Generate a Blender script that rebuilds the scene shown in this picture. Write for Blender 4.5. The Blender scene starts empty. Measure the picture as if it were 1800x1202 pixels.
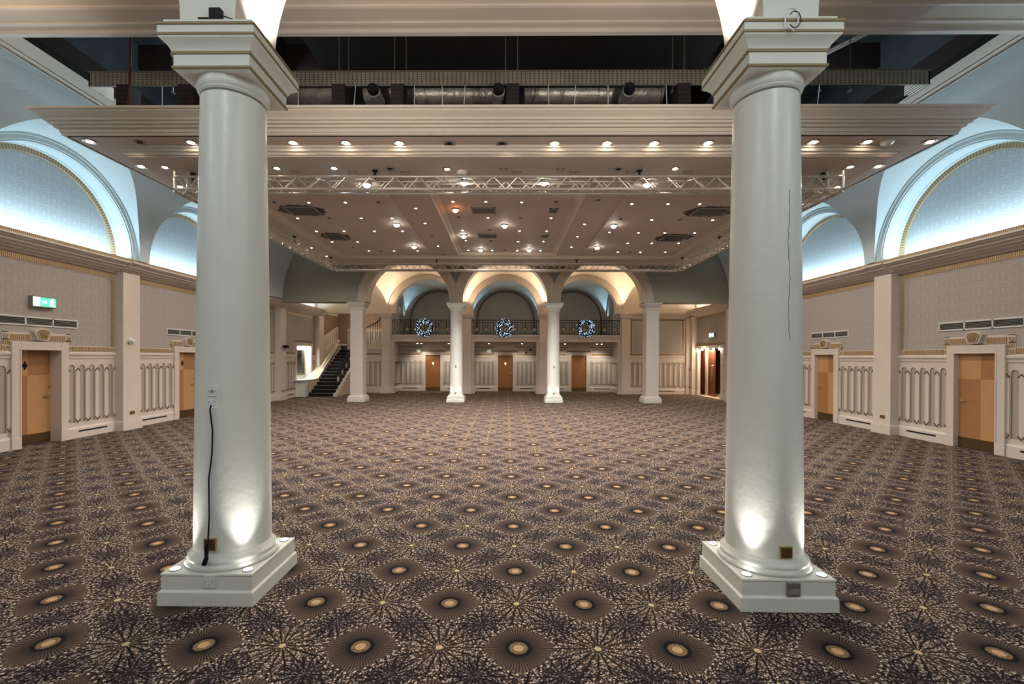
import bpy, bmesh, math, random
from mathutils import Vector, Matrix
random.seed(7)
PI = math.pi
C = bpy.context.scene.collection
sin, cos, sqrt = math.sin, math.cos, math.sqrt

# ------------------------------------------------------------------ materials
def lin(c):
    return tuple(((x/255)/12.92 if x/255 <= .04045 else ((x/255+.055)/1.055)**2.4) for x in c) + (1,)

class NT:
    def __init__(s, name):
        s.m = bpy.data.materials.new(name); s.m.use_nodes = True
        s.t = s.m.node_tree; s.t.nodes.clear()
        s.out = s.t.nodes.new('ShaderNodeOutputMaterial')
    def n(s, kind, **k):
        nd = s.t.nodes.new(kind)
        for a, b in k.items(): setattr(nd, a, b)
        return nd
    def set(s, sock, v):
        if isinstance(v, bpy.types.NodeSocket): s.t.links.new(v, sock)
        elif v is not None: sock.default_value = v
    def M(s, op, a, b=None, c=None):
        nd = s.n('ShaderNodeMath', operation=op)
        s.set(nd.inputs[0], a); s.set(nd.inputs[1], b)
        if c is not None: s.set(nd.inputs[2], c)
        return nd.outputs[0]
    def mix(s, f, a, b):
        nd = s.n('ShaderNodeMix', data_type='RGBA')
        s.set(nd.inputs[0], f); s.set(nd.inputs[6], a); s.set(nd.inputs[7], b)
        return nd.outputs[2]
    def step(s, x, lo, hi):
        nd = s.n('ShaderNodeMapRange'); nd.clamp = True
        s.set(nd.inputs[0], x); nd.inputs[1].default_value = lo; nd.inputs[2].default_value = hi
        nd.inputs[3].default_value = 0; nd.inputs[4].default_value = 1
        return nd.outputs[0]
    def pos(s):
        g = s.n('ShaderNodeNewGeometry'); sp = s.n('ShaderNodeSeparateXYZ')
        s.t.links.new(g.outputs['Position'], sp.inputs[0])
        return g.outputs['Position'], sp.outputs[0], sp.outputs[1], sp.outputs[2]
    def noise(s, vec, scale, detail=3, rough=.5):
        nd = s.n('ShaderNodeTexNoise'); s.set(nd.inputs['Vector'], vec)
        nd.inputs['Scale'].default_value = scale; nd.inputs['Detail'].default_value = detail
        nd.inputs['Roughness'].default_value = rough
        return nd.outputs[0]
    def bsdf(s, col, rough=.5, metal=0, spec=.5, bump=None, bstr=.2, bdist=.01, em=None, estr=0):
        b = s.n('ShaderNodeBsdfPrincipled')
        s.set(b.inputs['Base Color'], col); s.set(b.inputs['Roughness'], rough)
        b.inputs['Metallic'].default_value = metal
        b.inputs['Specular IOR Level'].default_value = spec
        if bump is not None:
            bp = s.n('ShaderNodeBump'); bp.inputs['Strength'].default_value = bstr
            bp.inputs['Distance'].default_value = bdist
            s.set(bp.inputs['Height'], bump); s.t.links.new(bp.outputs[0], b.inputs['Normal'])
        if em:
            b.inputs['Emission Color'].default_value = em; b.inputs['Emission Strength'].default_value = estr
        s.t.links.new(b.outputs[0], s.out.inputs[0])
        return s.m

def paint(name, c, rough=.45, metal=0, var=.06, scale=3, spec=.4, bump=0, bscale=40):
    t = NT(name); p, x, y, z = t.pos()
    a = lin(c); d = tuple(v*(1-var*2) for v in a[:3]) + (1,)
    col = t.mix(t.noise(p, scale, 4), a, d)
    bm = t.noise(p, bscale, 3) if bump else None
    return t.bsdf(col, rough, metal, spec, bm, bump, .01)

def glow(name, c, strength):
    t = NT(name); col = lin(c)
    return t.bsdf(col, .4, em=col, estr=strength)

M = {}
M['white'] = paint('cream_wall_paint', (210, 198, 188), .45, bump=.08)
M['column'] = paint('column_gloss_paint', (219, 220, 212), .32, var=.04, spec=.5, bump=.35, bscale=14)
M['pillar'] = paint('shaded_pillar_paint', (198, 193, 186), .4, var=.04)  # column paint darkened, the weaker light at the far end put into the colour
M['ceil'] = paint('ceiling_paint', (190, 178, 164), .6, var=.03)
M['raft'] = paint('raft_paint', (200, 188, 174), .6, var=.05, scale=1.2)
M['raftlow'] = paint('raft_underside_paint', (194, 182, 172), .65, var=.05, scale=.8)
M['cove'] = paint('cove_paint', (200, 216, 219), .6, var=.03)
M['aisle'] = paint('vault_paint', (226, 210, 188), .6, var=.03)
M['farwall'] = paint('far_arcade_paint', (146, 142, 128), .55, var=.04)
M['farring'] = paint('arch_ring_paint', (190, 178, 158), .5)
M['bronzeband'] = paint('muted_gold_band', (150, 122, 88), .5, .2)
M['lobbywall'] = paint('lobby_wall_paint', (150, 146, 136), .7)
M['niche'] = paint('niche_grey_paint', (172, 162, 151), .55)
M['edge'] = paint('recess_edge_shade', (168, 150, 134), .6)  # recess sides coloured brown to stand for their shadow line
M['bronze'] = paint('dark_bronze_line', (96, 74, 54), .5, .3)
M['gold'] = paint('gold_paint', (184, 164, 130), .45, .2, var=.12)
M['golddark'] = paint('gold_groove', (142, 118, 84), .5, .2)
M['goldline'] = paint('gilt_line', (146, 130, 94), .45, .2)
M['taupe'] = paint('stairwell_taupe_paper', (142, 118, 98), .7)
M['black'] = paint('black_metal', (26, 26, 30), .45, .5)
M['blackmatte'] = paint('matt_black', (24, 22, 22), .8)
M['void'] = paint('dark_void_paint', (30, 26, 25), .9, var=.2)
M['voidblue'] = paint('raw_blue_grey_plaster', (84, 94, 98), .85, var=.35, scale=1.6)
M['voidbrown'] = paint('brown_steel_beam', (46, 38, 35), .8, var=.2)
M['tray'] = paint('galvanised_tray', (150, 142, 130), .45, .6, var=.2, scale=20)
M['alu'] = paint('truss_aluminium', (206, 200, 192), .35, .55, var=.15, scale=12)
M['foil'] = paint('foil_duct', (200, 194, 184), .38, .5, var=.35, scale=9, bump=.9, bscale=18)
M['steel'] = paint('satin_steel', (168, 165, 160), .3, .8)
M['brass'] = paint('polished_brass', (196, 172, 124), .3, .8)
M['brownplate'] = paint('bronze_socket', (112, 84, 58), .4, .5)
M['plastic'] = paint('white_plastic', (222, 224, 220), .35)
M['greyplastic'] = paint('grey_plastic', (140, 138, 132), .5)
M['oak1'] = paint('pale_veneer', (192, 148, 102), .4, var=.1, scale=7)
M['oak2'] = paint('mid_veneer', (168, 120, 78), .4, var=.1, scale=7)
M['kick'] = paint('bronze_kickplate', (98, 78, 52), .4, .5)
M['fardoor'] = paint('brown_door_veneer', (150, 98, 56), .45, var=.1, scale=7)
M['walnut'] = paint('walnut_door_veneer', (116, 66, 40), .3, var=.25, scale=5)
M['stair'] = paint('dark_stair_carpet', (38, 32, 32), .95, var=.4, scale=30)
M['marble'] = paint('cream_stair_stone', (214, 202, 184), .5)
M['leaf'] = paint('wreath_green', (30, 44, 36), .7, var=.3, scale=30)
M['red'] = paint('red_pipe', (92, 40, 34), .6)
M['smudge'] = paint('sooty_ceiling_paint', (92, 82, 74), .8, var=.3, scale=6)
M['dark'] = paint('dark_recess', (40, 36, 34), .8)
M['mirror'] = paint('dark_display_glass', (30, 32, 36), .15, .2, var=.4, scale=14)
M['lampwarm'] = glow('warm_lamp', (255, 236, 208), 26)
M['lampcool'] = glow('cool_lamp', (205, 230, 255), 26)
M['lampstar'] = glow('bright_led', (255, 244, 232), 34)
M['lamporange'] = glow('orange_led', (255, 150, 90), 24)
M['bulbblue'] = glow('fairy_bulb', (190, 214, 255), 3.4)
M['up'] = glow('uplight_glass', (255, 252, 244), 14)
M['lampdim'] = glow('dim_diamond_light', (255, 232, 190), 2.2)
M['green'] = glow('sign_green', (70, 190, 140), 1.1)
M['signwhite'] = glow('sign_white', (240, 252, 225), 2.2)

def wallpaper(name, a, b, k=.21):
    t = NT(name); p, x, y, z = t.pos()
    h = t.M('ADD', x, y)
    u = t.M('MULTIPLY', h, 2*PI/k); v = t.M('MULTIPLY', z, 2*PI/(k*1.5))
    s1 = t.M('MULTIPLY', t.M('SINE', t.M('MULTIPLY', u, .5)), t.M('SINE', t.M('MULTIPLY', v, .5)))
    s1 = t.M('ABSOLUTE', s1)
    fine = t.M('SINE', t.M('MULTIPLY', s1, 15))
    n = t.noise(p, 60, 2)
    f = t.M('MULTIPLY_ADD', fine, .26, .35)
    f = t.M('MULTIPLY_ADD', n, .45, f)
    stripe = t.M('GREATER_THAN', t.M('SINE', t.M('MULTIPLY', u, 1)), .965)
    f = t.M('SUBTRACT', f, t.M('MULTIPLY', stripe, .12))
    nd = t.mix(t.step(f, 0, 1), lin(a), lin(b))
    return t.bsdf(nd, .6, spec=.3, bump=f, bstr=.12)
M['paper'] = wallpaper('damask_wallpaper', (150, 144, 140), (174, 166, 159))
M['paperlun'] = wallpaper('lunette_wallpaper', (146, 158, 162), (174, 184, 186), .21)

def fluted(name, horizontal):
    t = NT(name); p, x, y, z = t.pos()
    h = t.M('ADD', x, y) if horizontal else z
    w = t.M('SINE', t.M('MULTIPLY', h, 2*PI/.034))
    f = t.step(w, -.75, -.2)
    col = t.mix(f, lin((118, 92, 60)), lin((184, 160, 122)))
    return t.bsdf(col, .42, .25, bump=f, bstr=.5, bdist=.01)
M['fluteH'] = fluted('gold_fluting_upright', True)
M['fluteV'] = fluted('gold_fluting_level', False)

def traymat():
    t = NT('perforated_steel'); p, x, y, z = t.pos()
    a = t.M('SINE', t.M('MULTIPLY', x, 2*PI/.07)); b = t.M('SINE', t.M('MULTIPLY', z, 2*PI/.038))
    hole = t.M('MULTIPLY', t.M('GREATER_THAN', a, .55), t.M('GREATER_THAN', b, .1))
    col = t.mix(t.noise(p, 5, 3), lin((168, 158, 144)), lin((112, 104, 94)))
    col = t.mix(hole, col, lin((22, 20, 19)))
    return t.bsdf(col, .5, .35)
M['perf'] = traymat()

SPX, SPY, OX, OY = .9535, .978, .0806, 2.71
def carpet():
    t = NT('patterned_carpet'); p, x, y, z = t.pos()
    A = t.M
    u = A('DIVIDE', A('SUBTRACT', x, OX), SPX); v = A('DIVIDE', A('SUBTRACT', y, OY), SPY)
    def fc(a, off, k=1):
        q = A('MULTIPLY_ADD', a, k, off)
        return A('DIVIDE', A('SUBTRACT', q, A('ROUND', q)), k)
    def polar(us, vs, k=1):
        du = A('MULTIPLY', fc(u, us, k), SPX); dv = A('MULTIPLY', fc(v, vs, k), SPY)
        return du, dv, A('SQRT', A('ADD', A('MULTIPLY', du, du), A('MULTIPLY', dv, dv)))
    def nearest(a, b):
        s = A('LESS_THAN', b[2], a[2])
        mixf = lambda i: A('ADD', A('MULTIPLY', a[i], A('SUBTRACT', 1, s)), A('MULTIPLY', b[i], s))
        return mixf(0), mixf(1), A('MINIMUM', a[2], b[2])
    m = nearest(polar(0, 0), polar(.5, .5)); c = nearest(polar(.5, 0), polar(0, .5)); b = polar(.5, .5, 2)
    wob = A('MULTIPLY', A('SUBTRACT', t.noise(p, 26, 2), .5), 1.5)
    def rays(q, n, w, wb=None):
        th = A('MULTIPLY', A('ARCTAN2', q[1], q[0]), n/2)
        if wb is not None: th = A('ADD', th, wb)
        d = A('MULTIPLY', A('ABSOLUTE', A('SINE', th)), A('MULTIPLY', A('MAXIMUM', q[2], .075), 2.0/n))
        return A('SUBTRACT', 1, t.step(d, w*.4, w))
    vor = t.n('ShaderNodeTexVoronoi'); t.set(vor.inputs['Vector'], p); vor.inputs['Scale'].default_value = 76
    spk = t.step(vor.outputs['Distance'], .30, .52)
    n2 = t.noise(p, 7, 2)
    base = t.mix(spk, lin((214, 194, 182)), lin((62, 50, 46)))
    base = t.mix(t.step(t.noise(p, 90, 2), .5, .6), base, lin((58, 46, 43)))
    # cream bloom and dark bloom
    cr = A('SUBTRACT', 1, t.step(c[2], .02, .21))
    base = t.mix(A('MULTIPLY', cr, .75), base, t.mix(spk, lin((240, 220, 186)), lin((112, 90, 72))))
    bd = A('SUBTRACT', 1, t.step(b[2], .01, .13))
    base = t.mix(A('MULTIPLY', bd, .45), base, lin((40, 38, 48)))
    ln = A('MAXIMUM', A('MULTIPLY', rays(c, 18, .009, wob), A('SUBTRACT', 1, t.step(c[2], .28, .34))),
           A('MULTIPLY', rays(b, 16, .009, wob), A('SUBTRACT', 1, t.step(b[2], .15, .22))))
    ringc = A('ABSOLUTE', A('SUBTRACT', A('MODULO', A('ADD', m[2], A('MULTIPLY', wob, .006)), .032), .016))
    ln = A('MAXIMUM', ln, A('MULTIPLY', A('LESS_THAN', ringc, .0022), .7))
    mr = A('MULTIPLY', rays(m, 56, .0042), A('SUBTRACT', 1, t.step(m[2], .26, .31)))
    ln = A('MAXIMUM', ln, A('MULTIPLY', mr, .8))
    base = t.mix(ln, base, lin((30, 24, 25)))
    # medallion
    rr = A('ADD', A('MULTIPLY', m[2], .55), A('MULTIPLY', A('ADD', A('ABSOLUTE', m[0]), A('ABSOLUTE', m[1])), .42))
    med = A('SUBTRACT', 1, t.step(A('ADD', rr, A('MULTIPLY', wob, .02)), .190, .232))
    mc = t.mix(rays(m, 64, .0044), lin((106, 88, 76)), lin((36, 29, 29)))
    mc = t.mix(A('MULTIPLY', A('SUBTRACT', 1, t.step(m[2], .05, .2)), .35), mc, lin((60, 52, 48)))
    base = t.mix(med, base, mc)
    ang = A('ARCTAN2', m[1], m[0])
    dot = A('MULTIPLY', A('LESS_THAN', A('ABSOLUTE', A('SUBTRACT', rr, .228)), .0065), A('GREATER_THAN', A('SINE', A('MULTIPLY', ang, 26)), .62))
    dot = A('MAXIMUM', dot, A('MULTIPLY', A('LESS_THAN', A('ABSOLUTE', A('SUBTRACT', rr, .262)), .005), A('LESS_THAN', A('SINE', A('MULTIPLY', ang, 26)), -.7)))
    base = t.mix(A('MULTIPLY', dot, .85), base, lin((224, 205, 172)))
    base = t.mix(A('SUBTRACT', 1, t.step(m[2], .074, .086)), base, lin((22, 21, 24)))
    sp2 = t.mix(t.step(t.noise(p, 220, 1), .45, .55), lin((30, 28, 26)), lin((170, 140, 104)))
    base = t.mix(A('SUBTRACT', 1, t.step(m[2], .052, .060)), base, sp2)
    base = t.mix(A('SUBTRACT', 1, t.step(m[2], .029, .033)), base, lin((192, 158, 118)))
    base = t.mix(A('MULTIPLY', A('LESS_THAN', c[2], .02), .8), base, lin((220, 196, 150)))
    return t.bsdf(base, .95, spec=.12, bump=t.noise(p, 300, 2), bstr=.25, bdist=.004)
M['carpet'] = carpet()

# ------------------------------------------------------------------ mesh builder
class MB:
    def __init__(s, f=None): s.v = []; s.F = []; s.mi = []; s.f = f
    def add(s, vs, fs, m=0):
        o = len(s.v); s.v += [s.f(*p) if s.f else tuple(p) for p in vs]
        for k, fc in enumerate(fs):
            s.F.append(tuple(i+o for i in fc)); s.mi.append(m[k] if isinstance(m, list) else m)
        return s
    def box(s, x0, x1, y0, y1, z0, z1, m=0):
        return s.add([(x0,y0,z0),(x1,y0,z0),(x1,y1,z0),(x0,y1,z0),(x0,y0,z1),(x1,y0,z1),(x1,y1,z1),(x0,y1,z1)],
                     [(0,3,2,1),(4,5,6,7),(0,1,5,4),(1,2,6,5),(2,3,7,6),(3,0,4,7)], m)
    def prism(s, pts, a, b, ax='z', m=0):
        g = {'z': lambda p, h: (p[0], p[1], h), 'y': lambda p, h: (p[0], h, p[1]), 'x': lambda p, h: (h, p[0], p[1])}[ax]
        n = len(pts); vs = [g(p, a) for p in pts] + [g(p, b) for p in pts]
        return s.add(vs, [tuple(range(n))[::-1], tuple(range(n, 2*n))] + [(i, (i+1) % n, (i+1) % n+n, i+n) for i in range(n)], m)
    def lathe(s, prof, cx=0, cy=0, n=40, m=0, ax='z', c0=0):
        vs = []; fs = []; mm = []
        for pr in prof:
            r, z = pr[0], pr[1]
            for k in range(n):
                a = 2*PI*(k+c0)/n
                q = (cx+r*cos(a), cy+r*sin(a), z)
                if ax == 'y': q = (q[0], z, q[1])
                if ax == 'x': q = (z, q[0], q[1])
                vs.append(q)
        for j in range(len(prof)-1):
            for k in range(n):
                k2 = (k+1) % n; fs.append((j*n+k, j*n+k2, (j+1)*n+k2, (j+1)*n+k))
                mm.append(prof[j+1][2] if len(prof[j+1]) > 2 else m)
        for e in (0, len(prof)-1):
            if prof[e][0] > 1e-6: fs.append(tuple(range(e*n, e*n+n))); mm.append(m)
        return s.add(vs, fs, mm)
    def sq(s, prof, cx, cy, m=0):
        return s.lathe([(p[0]*sqrt(2),)+tuple(p[1:]) for p in prof], cx, cy, 4, m, 'z', .5)
    def tube(s, pts, r, n=6, m=0):
        pts = [Vector(p) for p in pts]; vs = []; fs = []
        for i, p in enumerate(pts):
            d = (pts[min(i+1, len(pts)-1)]-pts[max(i-1, 0)]).normalized()
            a = d.orthogonal().normalized() if i == 0 else (a-d*a.dot(d)).normalized()
            b = d.cross(a)
            vs += [tuple(p+(a*cos(2*PI*k/n)+b*sin(2*PI*k/n))*r) for k in range(n)]
        for i in range(len(pts)-1):
            fs += [(i*n+k, i*n+(k+1) % n, (i+1)*n+(k+1) % n, (i+1)*n+k) for k in range(n)]
        fs += [tuple(range(n))[::-1], tuple(range((len(pts)-1)*n, len(pts)*n))]
        return s.add(vs, fs, m)
    def ring(s, x, z, r, t, y0, y1, n=24, m=0, a0=0, a1=2*PI):   # ring lying in an xz plane
        vs = []; fs = []
        for k in range(n+1):
            a = a0+(a1-a0)*k/n
            for rr, yy in ((r, y0), (r+t, y0), (r+t, y1), (r, y1)): vs.append((x+rr*cos(a), yy, z+rr*sin(a)))
        for k in range(n):
            fs += [(4*k+j, 4*k+(j+1) % 4, 4*k+4+(j+1) % 4, 4*k+4+j) for j in range(4)]
        return s.add(vs, fs, m)
    def grid(s, fn, nu, nv, m=0):
        vs = [fn(i/nu, j/nv) for i in range(nu+1) for j in range(nv+1)]
        return s.add(vs, [(i*(nv+1)+j, (i+1)*(nv+1)+j, (i+1)*(nv+1)+j+1, i*(nv+1)+j+1) for i in range(nu) for j in range(nv)], m)

def obj(name, mb, mats, parent=None, smooth=35, bevel=0, recalc=True):
    if isinstance(mats, str): mats = [mats]
    if parent is not None:
        loc = Vector((0, 0, 0)); q = parent
        while q: loc += q.location; q = q.parent
    else:
        xs = [v[0] for v in mb.v]; ys = [v[1] for v in mb.v]; zs = [v[2] for v in mb.v]
        loc = Vector(((min(xs)+max(xs))/2, (min(ys)+max(ys))/2, min(zs)))
    me = bpy.data.meshes.new(name)
    me.from_pydata([(a-loc.x, b-loc.y, c-loc.z) for a, b, c in mb.v], [], mb.F)
    for k in mats: me.materials.append(M[k])
    for pl, i in zip(me.polygons, mb.mi): pl.material_index = i
    if recalc:
        bm = bmesh.new(); bm.from_mesh(me); bmesh.ops.recalc_face_normals(bm, faces=bm.faces); bm.to_mesh(me); bm.free()
    if smooth:
        for pl in me.polygons: pl.use_smooth = True
        me.set_sharp_from_angle(angle=math.radians(smooth))
    o = bpy.data.objects.new(name, me); C.objects.link(o)
    if parent is not None: o.parent = parent
    else: o.location = loc
    if bevel:
        b = o.modifiers.new('bevel', 'BEVEL'); b.width = bevel; b.segments = 2; b.limit_method = 'ANGLE'
    return o
def tag(o, label, cat, group=None, kind=None):
    o['label'] = label; o['category'] = cat
    if group: o['group'] = group
    if kind: o['kind'] = kind
    return o
def thing(name, loc, label, cat, group=None, kind=None):
    o = bpy.data.objects.new(name, None); C.objects.link(o); o.location = loc; o.empty_display_size = .1
    return tag(o, label, cat, group, kind)
def dup(r, loc, label=None):
    c = r.copy(); C.objects.link(c); c.location = loc
    if label: c['label'] = label
    for ch in list(r.children):
        d = ch.copy(); C.objects.link(d); d.parent = c
        for g in list(ch.children):
            e = g.copy(); C.objects.link(e); e.parent = d
    return c
LI = [0]
def light(kind, loc, power, col, size=.1, direction=None, spot=None, blend=.6, size_y=None, name='lamp_light'):
    l = bpy.data.lights.new(name, kind); l.energy = power; l.color = col
    if kind == 'AREA':
        l.size = size
        if size_y: l.shape = 'RECTANGLE'; l.size_y = size_y
    else: l.shadow_soft_size = size
    if kind == 'SPOT': l.spot_size = math.radians(spot); l.spot_blend = blend
    o = bpy.data.objects.new(name, l); C.objects.link(o); o.location = loc
    if direction:
        d = Vector(direction).normalized()
        if size_y:                           # long side runs along the hall
            ya = Vector((0, 1, 0)); xa = ya.cross(-d).normalized(); o.rotation_euler = Matrix((xa, ya, -d)).transposed().to_euler()
        else: o.rotation_euler = d.to_track_quat('-Z', 'Y').to_euler()
    return o
WARM = (1, .89, .77); NEUT = (1, .945, .89); COOL = (.66, .86, 1)

XL, XR = -9.15, 9.03
FL = lambda s, t, n: (XL+n, s, t)          # wall-local: s along, t up, n into the room
FR = lambda s, t, n: (XR-n, s, t)
def FB(y): return lambda s, t, n: (s, y-n, t)
def FX(f, ds=0, dt=0): return lambda s, t, n: f(s+ds, t+dt, n)

# ------------------------------------------------------------------ floor, ceiling, shells
b = MB(); b.box(-9.6, 9.6, -5, 26, -.1, 0)
tag(obj('floor', b, 'carpet', smooth=0), 'brown and cream carpet of round starburst medallions across the whole hall', 'floor', kind='structure')

Z0 = 6.5; OXL, OXR, OY0, OY1 = -7.25, 7.2, 6.65, 16.6
def rects_minus(mb, s0, s1, t0, t1, holes, n, m=0):
    ss = sorted(set([s0, s1]+[min(max(v, s0), s1) for h in holes for v in h[:2]])); tt = sorted(set([t0, t1]+[min(max(v, t0), t1) for h in holes for v in h[2:4]]))
    for a, c in zip(ss, ss[1:]):
        for d, e in zip(tt, tt[1:]):
            ms, mt = (a+c)/2, (d+e)/2
            if any(h[0] < ms < h[1] and h[2] < mt < h[3] for h in holes): continue
            mb.add([(a, d, n), (c, d, n), (c, e, n), (a, e, n)], [(0, 1, 2, 3)], m)
b = MB()
rects_minus(b, -7.83, 7.7, -5, 17.5, [(OXL, OXR, OY0, OY1)], Z0)
ceiling = tag(obj('ceiling', b, 'ceil', smooth=0), 'high flat cream ceiling around the dark rectangular opening', 'ceiling', kind='structure')
b = MB()
for (a, c, z) in ((0, .05, .03), (.05, .11, .055), (.22, .26, .025)):
    b.box(OXL-.4, OXR+.4, OY0-c, OY0-a, Z0-z, Z0)
for x in (-7.80, 7.62): b.box(x, x+.06, -5, 17.5, Z0-.03, Z0)
for x in (-7.64, 7.5): b.box(x, x+.02, -5, 17.5, Z0-.015, Z0)
b.box(-7.83, 7.7, 6.08, 6.12, Z0-.03, Z0); b.box(-7.83, 7.7, 5.6, 5.63, Z0-.02, Z0)
obj('ceiling_moulding', b, 'white', ceiling)

# dark roof void above the opening
b = MB()
vx0, vx1, vy0, vy1, vz = -7.9, 7.85, 6.3, 17.2, 8.4
b.add([(vx0,vy0,Z0+.12),(vx1,vy0,Z0+.12),(vx1,vy0,vz),(vx0,vy0,vz)], [(0,1,2,3)])
b.add([(vx0,vy1,Z0+.12),(vx1,vy1,Z0+.12),(vx1,vy1,vz),(vx0,vy1,vz)], [(0,1,2,3)])
b.add([(vx0,vy0,Z0+.12),(vx0,vy1,Z0+.12),(vx0,vy1,vz),(vx0,vy0,vz)], [(0,1,2,3)], 1)
b.add([(vx1,vy0,Z0+.12),(vx1,vy1,Z0+.12),(vx1,vy1,vz),(vx1,vy0,vz)], [(0,1,2,3)], 1)
b.add([(-3.9,vy0,vz-.6),(4.1,vy0,vz-.6),(4.1,vy1,vz-.6),(-3.9,vy1,vz-.6)], [(0,1,2,3)])
for xx in (-3.9, 4.1): b.add([(xx,vy0,vz-.6),(xx,vy1,vz-.6),(xx,vy1,vz),(xx,vy0,vz)], [(0,1,2,3)])
b.add([(OXL,OY0,Z0),(OXR,OY0,Z0),(OXR,OY0,Z0+.13),(OXL,OY0,Z0+.13)], [(0,1,2,3)])
b.add([(OXL,OY0,Z0),(OXL,OY1,Z0),(OXL,OY1,Z0+.13),(OXL,OY0,Z0+.13)], [(0,1,2,3)])
b.add([(OXR,OY0,Z0),(OXR,OY1,Z0),(OXR,OY1,Z0+.13),(OXR,OY0,Z0+.13)], [(0,1,2,3)])
b.add([(vx0,vy0,vz),(vx1,vy0,vz),(vx1,vy1,vz),(vx0,vy1,vz)], [(0,1,2,3)], 1)
void = tag(obj('wall_void', b, ['void', 'voidblue'], smooth=0), 'dark roof void seen through the rectangular ceiling opening', 'roof void', kind='structure')
b = MB()
b.box(-7.9, -7.7, vy0, vy1, 6.62, 7.25); b.box(7.65, 7.85, vy0, vy1, 6.62, 7.25); b.box(-5.3, -4.7, vy0, vy1, 7.7, 8.4)
b.box(4.7, 5.2, vy0, vy1, 7.8, 8.4); b.box(-7.9, 7.85, 9.6, 10, 7.9, 8.4); b.box(-7.9, 7.85, 13, 13.4, 7.8, 8.4)
obj('roof_beam', b, 'voidbrown', void)

# ------------------------------------------------------------------ side walls
ZC, RP, RG, RV = 4.0, 1.62, 1.72, 1.90
CN = [(4.0, .45), (4.5, .49), (5.0, .60), (5.4, .76), (5.8, .94), (6.15, 1.13), (6.4, 1.32), (6.5, 1.42)]
def cove_n(z):
    for (a, p), (c, q) in zip(CN, CN[1:]):
        if z <= c: return p+(q-p)*(z-a)/(c-a)
    return 1.42
def groin_r(rv, a): return rv+.26*sin(a)**3
def clampz(z): return min(max(z, 4.0), 6.5)
LUN = [(4.75, 0), (8.72, 0), (12.75, 0)]
PIL = [(3.15, 3.6), (6.55, 7.0), (10.42, 10.9), (14.55, 15.0), (17.73, 18.2), (21.45, 22.0)]
DOORS = [8.735, 12.81]

def wainscot(f, s0, s1, parent, z=0, vent=True, h=1.0):
    b = MB(f); L = s1-s0
    if L < .1: return
    n = max(1, round(L/.235)); w = L/n; a = w*.285
    zt, zb, ztop, zbot = 1.50*h, .33*h, 1.70*h, .23*h
    N0, N1 = .002, .020
    for i in range(n):
        c = s0+(i+.5)*w; l, r = c-w/2, c+w/2
        arc = [(c+a*cos(PI-PI*k/10), z+zt-a*.1+a*sin(PI-PI*k/10)) for k in range(11)]
        low = [(c-a, z+zb), (c+a, z+zb)]
        q = lambda p: b.add([(x, y, N1) for x, y in p], [tuple(range(len(p)))])
        za = arc[0][1]
        q([(l, z+zbot), (r, z+zbot), (r, z+zb), (l, z+zb)])
        q([(l, z+zb), (c-a, z+zb), (c-a, za), (l, za)]); q([(c+a, z+zb), (r, z+zb), (r, za), (c+a, za)])
        q([(l, za), (c-a, za), (l, z+ztop)]); q([(r, za), (r, z+ztop), (c+a, za)])
        xs = [l+(r-l)*k/10 for k in range(11)]
        for k in range(10): q([arc[k], arc[k+1], (xs[k+1], z+ztop), (xs[k], z+ztop)])
        out = [low[0]]+arc+[low[1]]
        m_ = len(out)
        for k in range(m_):
            p1, p2 = out[k], out[(k+1) % m_]
            b.add([(p1[0], p1[1], N0), (p2[0], p2[1], N0), (p2[0], p2[1], N1), (p1[0], p1[1], N1)], [(0, 1, 2, 3)], 3)
        b.add([(p[0], p[1], N0) for p in out], [tuple(range(m_))], 1)
    for i in range(n+1):
        c = s0+i*w; hw = w*.19
        x0, x1 = max(c-hw, s0), min(c+hw, s1)
        top = z+1.40*h; bot = z+.42*h
        pts = [(x0, bot), (c, bot-.06) if s0 < c < s1 else (c, bot), (x1, bot), (x1, top), (c, top+.06) if s0 < c < s1 else (c, top), (x0, top)]
        if i in (0, n): pts = [(x0, bot), (x1, bot), (x1, top), (x0, top)]
        b.prism(pts, N1, N1+.02)
        hw2 = w*.235
        for sg, zz in ((1, z+1.415*h), (-1, z+.405*h)):
            for d in (-1, 1):
                e = c+d*hw2
                if e < s0 or e > s1: continue
                b.prism([(c, zz+sg*.062), (e, zz), (e, zz+sg*.016), (c, zz+sg*.080)], N1+.02, N1+.034, m=2)
    o = obj('wainscot', b, ['white', 'niche', 'bronze', 'edge'], parent, recalc=False, smooth=0)
    b = MB(f)                               # dado rail and skirting
    prof = [(1.69, 0), (1.69, .034), (1.75, .04), (1.765, .06), (1.80, .062), (1.815, .04), (1.83, .035), (1.83, 0)]
    ns = len(prof)
    b.add([(s0, z+t*h, n_) for t, n_ in prof]+[(s1, z+t*h, n_) for t, n_ in prof],
          [tuple(range(ns)), tuple(range(ns, 2*ns))]+[(i, (i+1) % ns, (i+1) % ns+ns, i+ns) for i in range(ns)])
    obj('dado_rail', b, 'white', parent, smooth=0)
    b = MB(f)
    prof = [(0, 0), (0, .06), (.20*h, .058), (.225*h, .04), (.235*h, .03), (.235*h, 0)]
    ns = len(prof)
    b.add([(s0, z+t, n_) for t, n_ in prof]+[(s1, z+t, n_) for t, n_ in prof],
          [tuple(range(ns)), tuple(range(ns, 2*ns))]+[(i, (i+1) % ns, (i+1) % ns+ns, i+ns) for i in range(ns)])
    if vent and L > .8:
        c = (s0+s1)/2; b.box(c-L*.3, c+L*.3, z+.125, z+.16, .058, .062, 1)
    obj('skirting', b, ['white', 'dark'], parent, smooth=0)

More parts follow.
